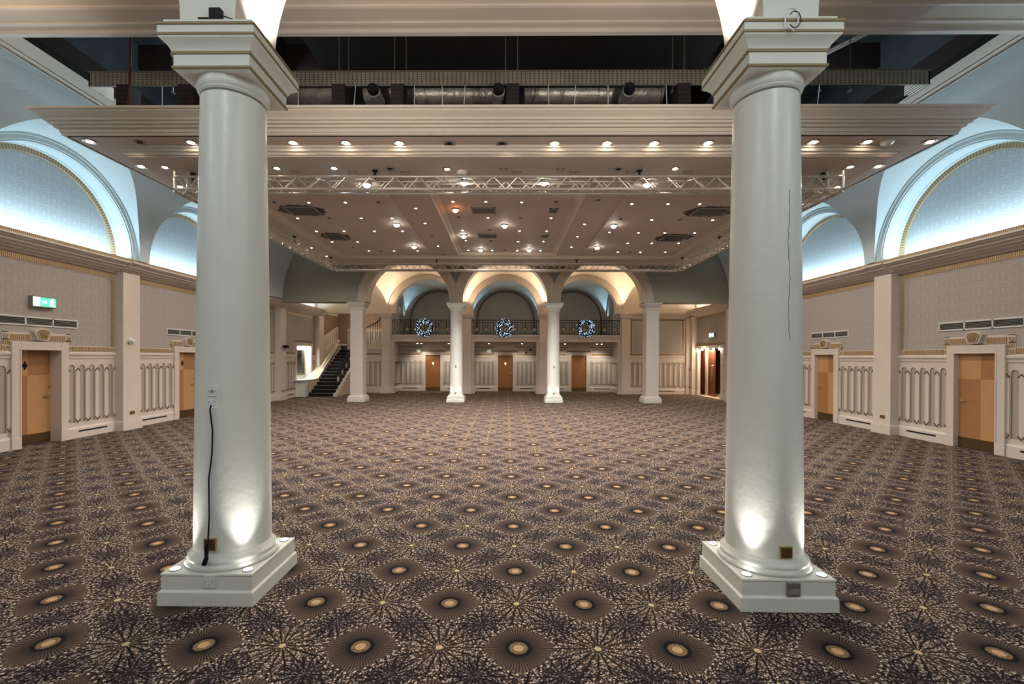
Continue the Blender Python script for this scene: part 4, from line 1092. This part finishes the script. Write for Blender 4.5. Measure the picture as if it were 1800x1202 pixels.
b = MB(); rim(b, IX0+.16, IX1-.16, IY0+.16, IY1-.16, PZ, [(0, 0), (.03, -.012), (.05, -.012), (.055, -.03), (.09, -.034), (.10, -.055), (.13, -.06), (.16, -.08)]); obj('panel_moulding', b, 'raft', RF, smooth=0, recalc=False)
b = MB(); b.add([(-1.52, 8.6, PZ+.06), (1.55, 8.6, PZ+.06), (1.55, 14.5, PZ+.06), (-1.52, 14.5, PZ+.06)], [(0, 1, 2, 3)]); obj('central_coffer', b, 'raftlow', RF, smooth=0)
b = MB(); rim(b, -1.52+.1, 1.55-.1, 8.7, 14.4, PZ+.06, [(0, 0), (.02, -.014), (.045, -.016), (.05, -.04), (.08, -.044), (.10, -.06), (.125, -.08), (.14, -.075), (.15, -.06)]); obj('coffer_moulding', b, 'raft', RF, smooth=0, recalc=False)
b = MB()
for x in (-2.40, 2.42): b.box(x-.015, x+.015, 8.3, 14.6, PZ-.02, PZ)
obj('panel_batten', b, 'raft', RF, smooth=0)

def zraft(x, y):
    if not (DX0+.1 < x < DX1-.1 and DY0 < y < DY1-.1): return RZ
    if not (IX0 < x < IX1 and IY0 < y < IY1): return DZ
    return PZ+.06 if -1.52 < x < 1.55 and 8.6 < y < 14.5 else PZ
def downlight(x, y, label, group, kind='lit', R=.07, tilt=0):
    z = zraft(x, y)
    r = thing('downlight', (x, y, z), label, 'downlight', group)
    b = MB(); b.lathe([(R*.72, z-.001), (R, z-.004), (R, z-.012), (R*.74, z-.014), (R*.66, z-.004), (R*.6, z-.003)], x, y, 20); obj('trim_ring', b, 'greyplastic' if kind != 'lit' else 'steel', r)
    b = MB(); q = R*.48; b.lathe([(q, z-.004), (q, z-.012), (.001, z-.016)], x, y, 14); obj('lens', b, {'lit': 'lampwarm', 'cool': 'lampcool', 'off': 'blackmatte', 'blank': 'raftlow'}[kind], r)
    return r
OUT = [(-6.56, 7.04), (-5.78, 7.06), (-4.98, 7.08), (-3.37, 7.09), (-2.54, 7.1), (-1.7, 7.11), (-.91, 7.12), (-.08, 7.12), (.75, 7.12), (1.57, 7.12), (2.31, 7.12), (3.15, 7.11), (4.77, 7.09), (5.6, 7.08), (6.56, 7.08), (-6.5, 7.97), (-6.5, 8.92), (6.5, 7.98), (6.5, 8.96), (6.5, 9.92)]
for i, (x, y) in enumerate(OUT):
    off = i in (6, 7)
    if i == 1: kind = 'off'
    else: kind = 'off' if off else 'lit'
    g = 'front row of downlights on the raft edge' if y < 7.5 else 'downlights along the %s raft edge' % ('left' if x < 0 else 'right')
    lb = {'lit': 'lit round downlight in the front row under the stepped raft edge', 'off': 'unlit dark round downlight in the front row under the stepped raft edge'}[kind] if y < 7.5 else 'lit round downlight along the %s edge of the suspended raft' % ('left' if x < 0 else 'right')
    if i == 1: lb = 'dark multi-hole fitting near the left front corner of the raft'; g = None
    if off: g = 'unlit fittings in the front row'
    downlight(x, y, lb, g, kind, .095 if i != 1 else .08)
for i, (x, y) in enumerate([(-5.81, 7.62), (-3.92, 7.66), (-2.94, 7.66), (-1.99, 7.68), (-1.02, 7.7), (-.06, 7.7), (.91, 7.7), (1.89, 7.7), (2.85, 7.69), (5.74, 7.62)]):
    k = ['lit', 'lit', 'cool', 'off', 'lit', 'blank', 'blank', 'off', 'lit', 'lit'][i]
    lb = {'lit': 'lit downlight in the second row, in front of the lighting truss', 'cool': 'single cold blue downlight in the second row left of centre', 'off': 'dark unlit downlight in the second row, in front of the truss', 'blank': 'blanked grey downlight in the second row near the centre'}[k]
    downlight(x, y, lb, None if k == 'cool' else 'second row downlights, %s' % k, k, .075)
IN = [(-4.22, 9.59), (-3.44, 9.59), (-2.01, 9.96), (-2.01, 11.09), (-4.96, 10.68), (-3.45, 10.68), (-2.72, 10.68), (-4.99, 11.8), (-4.25, 11.77), (-3.46, 11.78), (-2.72, 11.77), (-5.0, 12.88), (-4.26, 12.87), (-4.27, 13.97), (-3.49, 13.97), (-2.75, 13.94),
      (-1.16, 9.7), (-.45, 9.72), (.32, 9.75), (-.45, 10.83), (1.06, 10.84), (1.92, 11.15), (-1.17, 11.9), (.34, 11.96), (1.06, 11.96), (1.92, 12.29), (-1.17, 12.94), (.33, 13.06), (1.06, 13.05), (-2.03, 13.35), (1.93, 13.46), (-1.2, 14.12), (-.45, 14.14), (.33, 14.15), (1.06, 14.15),
      (2.67, 9.67), (3.44, 9.68), (4.11, 9.68), (3.45, 10.79), (4.9, 10.8), (3.46, 11.9), (4.15, 11.9), (4.93, 11.9), (2.69, 11.87), (3.47, 12.99), (4.16, 12.99), (4.92, 12.98), (3.46, 14.08), (4.16, 14.09), (4.92, 14.06)]
proto = {}
def downcopy(x, y, label, group, kind, R):
    key = (kind, R); z = zraft(x, y)
    if key not in proto:
        proto[key] = downlight(x, y, label, group, kind, R); return proto[key]
    r = dup(proto[key], (x, y, z), label); r['group'] = group; return r
for x, y in IN:
    zn = 'left panel' if x < -2.4 else 'left aisle strip' if x < -1.52 else 'central coffer' if x < 1.55 else 'right aisle strip' if x < 2.42 else 'right panel'
    downcopy(x, y, 'tiny warm downlight in the %s of the raft behind the front truss' % zn, 'tiny downlights, '+zn, 'lit', .048)
for x, y in [(-4.95, 15.5), (-2.99, 15.5), (-1.04, 15.6), (-.06, 15.6), (.94, 15.6), (1.93, 15.6), (2.92, 15.6), (3.9, 15.57), (4.89, 15.56)]:
    downcopy(x, y, 'tiny warm downlight on the far edge of the raft above the rear truss', 'tiny downlights, far edge', 'lit', .048)
for x, y in [(-5.75, 13.25), (-5.75, 14.36), (5.75, 14.29), (5.75, 13.17), (5.75, 12.07)]:
    sd = 'left' if x < 0 else 'right'
    downcopy(x, y, 'tiny warm downlight on the %s border above the side truss' % sd, 'tiny downlights, %s border' % sd, 'lit', .048)
for x, y in [(-4.21, 10.66), (-4.62, 13.55), (-3.89, 13.97), (-2.73, 9.57), (-4.95, 9.58), (-1.15, 10.79), (.33, 10.84), (-.45, 11.88), (-.46, 13.02), (-.05, 14.12), (-2.02, 12.19), (-2.03, 14.46), (1.06, 9.73), (4.12, 10.78), (3.83, 14.1), (1.91, 9.45), (2.7, 10.73), (2.71, 14.06)]:
    zn = 'left part' if x < -1.52 else 'central coffer' if x < 1.55 else 'right part'
    downcopy(x, y, 'tiny dark unlit downlight in the %s of the raft' % zn, 'unlit tiny downlights, '+zn, 'off', .05)
for i, (x, y) in enumerate([(-3.66, 7.8), (-2.68, 7.8), (-1.76, 7.8), (.17, 7.8), (1.16, 7.8), (2.14, 7.8), (3.12, 7.8)]):
    z = DZ; b = MB(); b.box(x-.08, x+.08, y-.05, y+.05, z-.012, z); b.box(x-.06, x+.06, y-.035, y+.035, z-.016, z-.012, 1)
    tag(obj('ceiling_plate', b, ['greyplastic', 'niche'], smooth=0), 'small grey square plate behind the second row of downlights', 'plate', 'grey square plates on the raft')
b = MB(); b.lathe([(.09, DZ), (.09, DZ-.02), (.06, DZ-.05), (.001, DZ-.055)], -.78, 7.82, 20); tag(obj('smoke_detector', b, 'plastic'), 'white smoke detector on the raft left of centre', 'smoke detector')
for x, lb in ((-5.95, 'left'), (5.9, 'right')):
    b = MB(); b.lathe([(.09, RZ), (.09, RZ-.02), (.05, RZ-.06), (.001, RZ-.065)], x, 7.08, 20)
    if lb == 'right': tag(obj('smoke_detector', b, 'plastic'), 'smoke detector near the right front corner of the raft', 'smoke detector')
def airvent(x0, x1, y0, y1, label, sooty, name='ceiling_vent', n=7, grp=None):
    z = zraft((x0+x1)/2, (y0+y1)/2); r = thing(name, ((x0+x1)/2, (y0+y1)/2, z), label, 'ceiling vent', grp)
    b = MB(); e = .035
    b.box(x0, x1, y0, y0+e, z-.02, z); b.box(x0, x1, y1-e, y1, z-.02, z); b.box(x0, x0+e, y0, y1, z-.02, z); b.box(x1-e, x1, y0, y1, z-.02, z); obj('frame', b, 'greyplastic', r, smooth=0)
    b = MB(); b.box(x0+e, x1-e, y0+e, y1-e, z-.005, z); obj('backing', b, 'blackmatte', r, smooth=0)
    for k in range(n):
        b = MB(); y = y0+e+(y1-y0-2*e)*(k+.5)/n; b.box(x0+e, x1-e, y-.008, y+.008, z-.018, z-.008); obj('slat', b, 'greyplastic', r, smooth=0)
    if sooty:
        b = MB(); cx, cy, N_ = (x0+x1)/2, (y0+y1)/2, 40; rnd = random.Random(3)
        pts = [(cx+(x1-x0)*(.62+.22*rnd.random())*cos(2*PI*k/N_), cy+(y1-y0)*(.60+.12*rnd.random())*sin(2*PI*k/N_)) for k in range(N_)]
        b.prism(pts, z-.0015, z-.0005); obj('soot_stain', b, 'smudge', r, smooth=0)
airvent(-4.95, -4.25, 9.85, 10.45, 'sooty square air vent at front left of the raft', True)
airvent(-4.95, -4.42, 12.05, 12.65, 'sooty square air vent at rear left of the raft', True)
airvent(4.2, 4.95, 9.93, 10.5, 'sooty square air vent at front right of the raft', True)
airvent(4.25, 4.9, 12.12, 12.75, 'sooty square air vent at rear right of the raft', True)
airvent(-.8, -.25, 10.1, 10.5, 'long rectangular vent in front part of the central coffer', False, n=5)
airvent(-.8, -.27, 12.26, 12.66, 'long rectangular vent in rear part of the central coffer', False, n=5)
airvent(.97, 1.16, 10.15, 10.45, 'small square vent in front right part of the coffer', False, n=3)
airvent(.97, 1.16, 12.36, 12.6, 'small square vent in rear right part of the coffer', False, n=3)

def star(x, y, z, label, mat='lampstar', col=NEUT, p=135, grp='bright stage spots on the raft'):
    r = thing('stage_spot', (x, y, z), label, 'stage light', grp)
    b = MB(); b.lathe([(.085, z), (.085, z-.02), (.07, z-.03), (.068, z-.02)], x, y, 20); obj('housing', b, 'steel', r)
    b = MB(); b.lathe([(.066, z-.018), (.066, z-.03), (.055, z-.055), (.03, z-.075), (.001, z-.082)], x, y, 20); obj('lens', b, mat, r)
    light('SPOT', (x, y, z-.10), p, col, .05, (0, 0, -1), 150, .7, name='stage_spot_light')
for x, y, lb, m, c_ in [(-1.16, 10.21, 'orange glowing spot in the front left of the central coffer', 'lamporange', (1, .6, .38)), (-2.72, 11.14, 'bright pinkish spot on the left panel edge, nearer one', 'lampstar', (1, .88, .9)), (-.05, 11.43, 'bright white spot at the very centre of the coffer', 'lampstar', NEUT),
                      (2.65, 11.22, 'bright white starry spot on the right panel edge, nearer one', 'lampstar', NEUT), (-1.18, 12.42, 'bright bluish spot in the rear left of the coffer', 'lampstar', (.85, .93, 1)), (-.81, 14.0, 'bright spot at the rear of the coffer, left one', 'lampstar', NEUT),
                      (.7, 14.0, 'bright spot at the rear of the coffer, right one', 'lampstar', NEUT), (-2.74, 13.36, 'bright starry spot on the left panel edge, further one', 'lampstar', NEUT), (2.69, 13.44, 'bright starry spot on the right panel edge, further one', 'lampstar', NEUT),
                      (-2.66, 8.55, 'bright spot by the front truss below the left chain', 'lampstar', NEUT), (2.64, 8.55, 'bright spot by the front truss below the right chain', 'lampstar', NEUT), (-.8, 8.45, 'bright spot seen through the front truss, left of centre', 'lampstar', NEUT), (.69, 8.45, 'bright spot seen through the front truss, right of centre', 'lampstar', NEUT)]:
    star(x, y, zraft(x, y), lb, m, c_)

# ------------------------------------------------------------------ truss rig
TX0, TX1, TY0, TY1, TZ, TS = -5.66, 5.62, 7.76, 14.85, 4.60, .21
TR_ = thing('lighting_truss', (0, 11.3, TZ), 'rectangular aluminium lighting truss rig hanging on chains under the raft', 'lighting truss')
def truss(p, q, up=(0, 0, 1)):
    p, q = Vector(p), Vector(q); L = (q-p).length; d = (q-p)/L; u = Vector(up); s = d.cross(u)
    b = MB(); cn = [s*i*TS/2+u*(j+1)*TS/2 for i, j in ((-1, -1), (1, -1), (1, 1), (-1, 1))]
    for c in cn: b.tube([p+c, q+c], .021, 8)
    o = obj('chord_set', b, 'alu', TR_)
    b = MB(); n = round(L/.21)
    for k in range(n):
        a0, a1 = p+d*L*k/n, p+d*L*(k+1)/n
        for i in range(4):
            c0, c1 = cn[i], cn[(i+1) % 4]
            b.tube([a0+(c0 if k % 2 else c1), a1+(c1 if k % 2 else c0)], .008, 5)
    obj('lacing', b, 'alu', TR_)
truss((TX0, TY0, TZ), (TX1, TY0, TZ)); truss((TX0, TY1, TZ), (TX1, TY1, TZ)); truss((TX0, TY0, TZ), (TX0, TY1, TZ)); truss((TX1, TY0, TZ), (TX1, TY1, TZ))
for x in (-5.72, -5.50, 5.45, 5.70):
    b = MB(); b.tube([(x, TY0-.02, TZ+.05), (x, TY0-.02, DZ-.01)], .028, 10); obj('corner_post', b, 'alu', TR_)
def chain(x, y, z0, z1, label):
    b = MB(); n = 7; h = (z1-z0)/n
    for k in range(n):
        zc = z0+h*(k+.5); pts = [(x+(.022*cos(a) if k % 2 else 0), y+(0 if k % 2 else .022*cos(a)), zc+h*.62*sin(a)) for a in [2*PI*j/10 for j in range(11)]]
        b.tube(pts, .008, 5)
    b.box(x-.045, x+.045, y-.03, y+.03, z1-.02, z1)
    tag(obj('hoist_chain', b, 'black'), label, 'chain', 'chains holding the lighting truss')
for x, lb in ((-2.27, 'left black chain holding the front truss'), (2.27, 'right black chain holding the front truss')): chain(x, TY0, TZ+.21, DZ, lb)
chain(-2.3, TY1, TZ+.21, DZ, 'left chain on the rear truss'); chain(2.3, TY1, TZ+.21, DZ, 'right chain on the rear truss')
for x, sd in ((TX0, 'left'), (TX1, 'right')):
    chain(x, 12.0, TZ+.21, DZ, 'chain midway along the %s side truss' % sd); chain(x, 14.5, TZ+.21, DZ, 'chain at the rear corner of the %s side truss' % sd)
    chain(x*.975, TY0+.12, TZ+.19, DZ, 'chain at the front corner of the %s side truss' % sd)

# ------------------------------------------------------------------ kit in the roof opening
CT = thing('cable_tray', (-.05, 7.35, 6.13), 'long perforated steel cable tray above the raft in the dark opening', 'cable tray')
b = MB(); b.box(-6.82, 6.76, 7.30, 7.315, 6.13, 6.37); b.box(-6.82, -6.80, 7.3, 7.75, 6.13, 6.37); b.box(6.74, 6.76, 7.3, 7.75, 6.13, 6.37)
obj('perforated_channel', b, 'perf', CT, smooth=0)
b = MB(); b.box(-6.82, 6.76, 7.285, 7.30, 6.36, 6.375); b.box(-6.82, 6.76, 7.285, 7.30, 6.125, 6.14); obj('edge_lip', b, 'tray', CT, smooth=0)
for x in (-2.78, -2.62, -1.86, -1.67, -.03, .17, 2.71, 2.90, 5.1, 5.6, -5.55):
    b = MB(); b.tube([(x, 7.45, 6.12), (x, 7.45, 7.79)], .009, 6); b.box(x-.02, x+.02, 7.42, 7.48, 6.10, 6.13); obj('hanger_rod', b, 'tray', CT)
zz = 5.42
for x, w_, lb in ((-6.18, .2, 'dark speaker box at far left under the cable tray'), (-5.15, .28, 'dark speaker box left of the near left column under the tray'), (-2.70, .21, 'dark box under the left end of the clear tray stretch'), (-1.76, .2, 'dark box second from the left under the tray'), (.09, .2, 'dark box under the tray at the centre'), (2.81, .2, 'dark box under the tray beside the right capital')):
    b = MB(); b.box(x-w_/2, x+w_/2, 7.2, 7.45, zz, 6.11)
    for k in range(5): b.box(x-w_/2+.02, x+w_/2-.02, 7.19, 7.2, zz+.3+k*.07, zz+.33+k*.07)
    tag(obj('speaker_box', b, 'voidbrown', smooth=0), lb, 'box')
def foil(x0, x1, z, r, label):
    b = MB(); n = int((x1-x0)/.07); rnd = random.Random(int(x0*10)); pr = [(.001, x0)]
    for k in range(n+1): pr.append((r*(1+rnd.uniform(-.06, .06)), x0+(x1-x0)*k/n))
    pr.append((.001, x1)); b.lathe(pr, 7.95, z, 18, ax='x'); tag(obj('foil_duct', b, 'foil', smooth=50), label, 'duct')
foil(-5.0, -2.86, 6.40, .2, 'crinkled silver foil duct on the raft at left, beside the left capital')
foil(-2.5, -.25, 6.38, .17, 'crinkled silver foil duct on the raft left of centre')
foil(.3, 2.7, 6.38, .17, 'crinkled silver foil duct on the raft right of centre')
def projector(x, label):
    r = thing('hung_projector', (x, 7.3, 5.9), label, 'projector')
    b = MB(); b.lathe([(.001, 7.5), (.105, 7.48), (.105, 7.2), (.09, 7.18)], x, 5.99, 22, ax='y'); br = obj('barrel', b, 'foil', r)
    b = MB(); b.lathe([(.09, 7.19), (.085, 7.12), (.07, 7.12), (.001, 7.14)], x, 5.99, 22, ax='y'); obj('lens_hood', b, 'black', br)
projector(-2.13, 'black lens fitting under the tray left of centre'); projector(-.14, 'black lens fitting under the tray near the centre'); projector(1.93, 'black lens fitting under the tray right of centre')
for k, (x, dx) in enumerate(((-3.38, .02), (-2.45, -.07), (-1.5, .03), (-.68, -.05), (-1.05, .03), (.66, .03), (1.10, -.06), (1.62, 0), (2.55, .03), (3.55, -.07), (5.0, -.16), (-5.6, .04), (-4.6, .02))):
    b = MB(); b.tube([(x+dx, 7.25, 5.44), (x+dx*.3, 7.27, 5.8), (x, 7.29, 6.13)], .006, 5); tag(obj('loose_wire', b, 'plastic'), 'thin pale wire hanging from the cable tray', 'wire', 'pale wires under the tray')
b = MB(); b.tube([(-6.0, 7.1, 5.43), (-5.98, 7.1, 6.0), (-5.94, 7.1, 7.6), (-5.94, 8.5, 7.65)], .018, 10); tag(obj('red_pipe', b, 'red'), 'dull red vertical pipe at far left of the opening', 'pipe')
b = MB(); b.lathe([(.001, 7.35), (.07, 7.36), (.085, 7.38), (.03, 7.46), (.03, 7.7)], -5.45, 6.72, 20, ax='y'); tag(obj('hanging_detector', b, 'plastic'), 'round white detector hanging in the left of the dark opening', 'detector')
b = MB(); b.tube([(5.0+.13*cos(a), 7.6, 5.68+.17*sin(a)) for a in [k*PI/8 for k in range(17)]], .014, 6); b.tube([(5.02+.11*cos(a), 7.57, 5.66+.15*sin(a)) for a in [k*PI/8 for k in range(17)]], .012, 6); b.tube([(5.0, 7.6, 5.85), (4.98, 7.58, 6.13)], .012, 6); b.tube([(5.0, 7.6, 5.51), (5.05, 7.6, 5.41)], .012, 6)
tag(obj('coiled_cable', b, 'black'), 'black coiled cable hanging below the tray right of the near right column', 'cable')
b = MB()
for k in range(9): b.tube([(5.6+.05*k, 9+.4*k*.2, 5.415), (6.2+.04*k, 8.0, 5.75+.03*k), (6.5+.02*k, 7.6, 6.05+.01*k)], .014, 6)
tag(obj('cable_bundle', b, 'voidbrown'), 'bundle of brown cables sloping up to the right end of the tray', 'cable bundle')
b = MB(); b.tube([(4.7, 9.6, 7.2), (7.4, 7.2, 7.75)], .05, 10); tag(obj('void_pipe', b, 'steel'), 'pale slanting pipe in the right of the dark opening', 'pipe')

# ------------------------------------------------------------------ end wall behind the camera
b = MB(); b.add([(-9.6, -5, 0), (9.6, -5, 0), (9.6, -5, 6.5), (-9.6, -5, 6.5)], [(0, 1, 2, 3)])
tag(obj('wall_rear', b, 'white', smooth=0), 'plain white wall at the near end of the hall', 'wall', kind='structure')
for x in (-6, -2, 2, 6):
    for y in (-3, 0):
        light('POINT', (x, y, 5.4), 40, (.84, .95, 1), .35, name='near_room_fill_light')  # cool fill added behind the camera, no fixtures there
light('SPOT', (-6.6, 4.6, 5.2), 120, (1, .76, .5), .1, (-.05, .12, 1), 130, 1, name='warm_ceiling_uplight')
# front strip lamps grazing the mouldings
for x in (-6, -4, -2, 0, 2, 4, 6):
    light('SPOT', (x, 7.0, 5.09), 16, (1, .86, .72), .04, (0, 0, -1), 150, .8, name='downlight_lamp')
for x in (-4.5, 0, 4.5):
    for y in (9.9, 12.2, 13.9):
        light('SPOT', (x, y, 4.93), 60, (1, .86, .74), .05, (0, 0, -1), 160, .8, name='downlight_lamp')
for sx in (-6.5, 6.5):
    for y in (8.0, 10.4, 12.6, 14.8): light('SPOT', (sx, y, 5.08), 55, (1, .87, .76), .05, (0, 0, -1), 165, .5, name='downlight_lamp')
for sx in (-2.0, 1.9):
    light('SPOT', (sx, 3.80, 4.25), 120, (1, .9, .8), .06, (0, 1, .62), 110, 1, name='tray_fill_light')  # added fill aimed at the cable tray to brighten it
# uplights on the far capitals and piers
for x, p in ((-5.5, 34), (-2.25, 26), (-1.6, 26), (1.5, 26), (2.15, 26), (5.4, 34)):
    p *= 3
    light('SPOT', (x, 21.35, 3.88), p, (1, .78, .55), .04, (0, -.5, 1), 120, .9, name='pier_uplight')
for x in (-1.66, 1.55, -2.28, 2.16):
    light('SPOT', (x, 17.75, 3.92), 16, (1, .9, .76), .03, (.05 if x < 0 else -.05, .1, 1), 110, .9, name='arch_uplight')
light('SPOT', (-6.9, 20.0, 3.95), 22, (.9, .97, 1), .1, (0, 0, 1), 150, .9, name='aisle_uplight')
light('SPOT', (6.9, 20.0, 3.95), 30, (1, .86, .68), .1, (0, 0, 1), 150, .9, name='aisle_uplight')
for x in (-3.8, 0, 3.7): light('POINT', (x, 23.3, 4.3), 6, (1, .9, .78), .15, name='lobby_fill_light')  # fill added to lift the dim lobby wall
light('POINT', (-7.4, 23.2, 3.6), 16, (1, .85, .7), .15, name='stair_lamp')
light('POINT', (0, 11.5, 7.3), 3, (.6, .8, 1), .3, name='void_fill_light'); light('POINT', (-5.6, 8.8, 6.9), 34, (.8, .93, 1), .3, name='void_fill_light'); light('POINT', (5.6, 8.8, 6.9), 34, (.8, .93, 1), .3, name='void_fill_light')  # added fill that brightens the roof void, not actual lamps

# ------------------------------------------------------------------ camera, world, view
F_, CX, CY, YAW, PIT, ROLL = 793.17, 881.65, 631.13, .01025, -.00423, .00376
cam = bpy.data.cameras.new('camera'); co = bpy.data.objects.new('camera', cam); C.objects.link(co)
cam.sensor_width = 36; cam.lens = F_*36/1800; cam.shift_x = (900-CX)/1800; cam.shift_y = (CY-601)/1800
co.location = (0, 0, 1.75)
fw = Vector((-sin(YAW)*cos(PIT), cos(YAW)*cos(PIT), sin(PIT))); rt = Vector((cos(YAW), sin(YAW), 0)); up = rt.cross(fw)
r2 = rt*cos(ROLL)+up*sin(ROLL); u2 = -rt*sin(ROLL)+up*cos(ROLL)
co.rotation_euler = Matrix((r2, u2, -fw)).transposed().to_euler()
cam.clip_start = .05; bpy.context.scene.camera = co
wd = bpy.data.worlds.new('world'); bpy.context.scene.world = wd; wd.use_nodes = True
wd.node_tree.nodes['Background'].inputs[0].default_value = (.5, .55, .6, 1); wd.node_tree.nodes['Background'].inputs[1].default_value = .3
sc = bpy.context.scene; vs_ = sc.view_settings
vs_.view_transform = 'Standard'; vs_.look = 'None'; vs_.exposure = .97; vs_.gamma = 1; vs_.use_curve_mapping = False
sc.cycles.max_bounces = 7; sc.cycles.diffuse_bounces = 4; sc.cycles.adaptive_threshold = .035; sc.cycles.sample_clamp_indirect = 4; sc.cycles.use_denoising = True
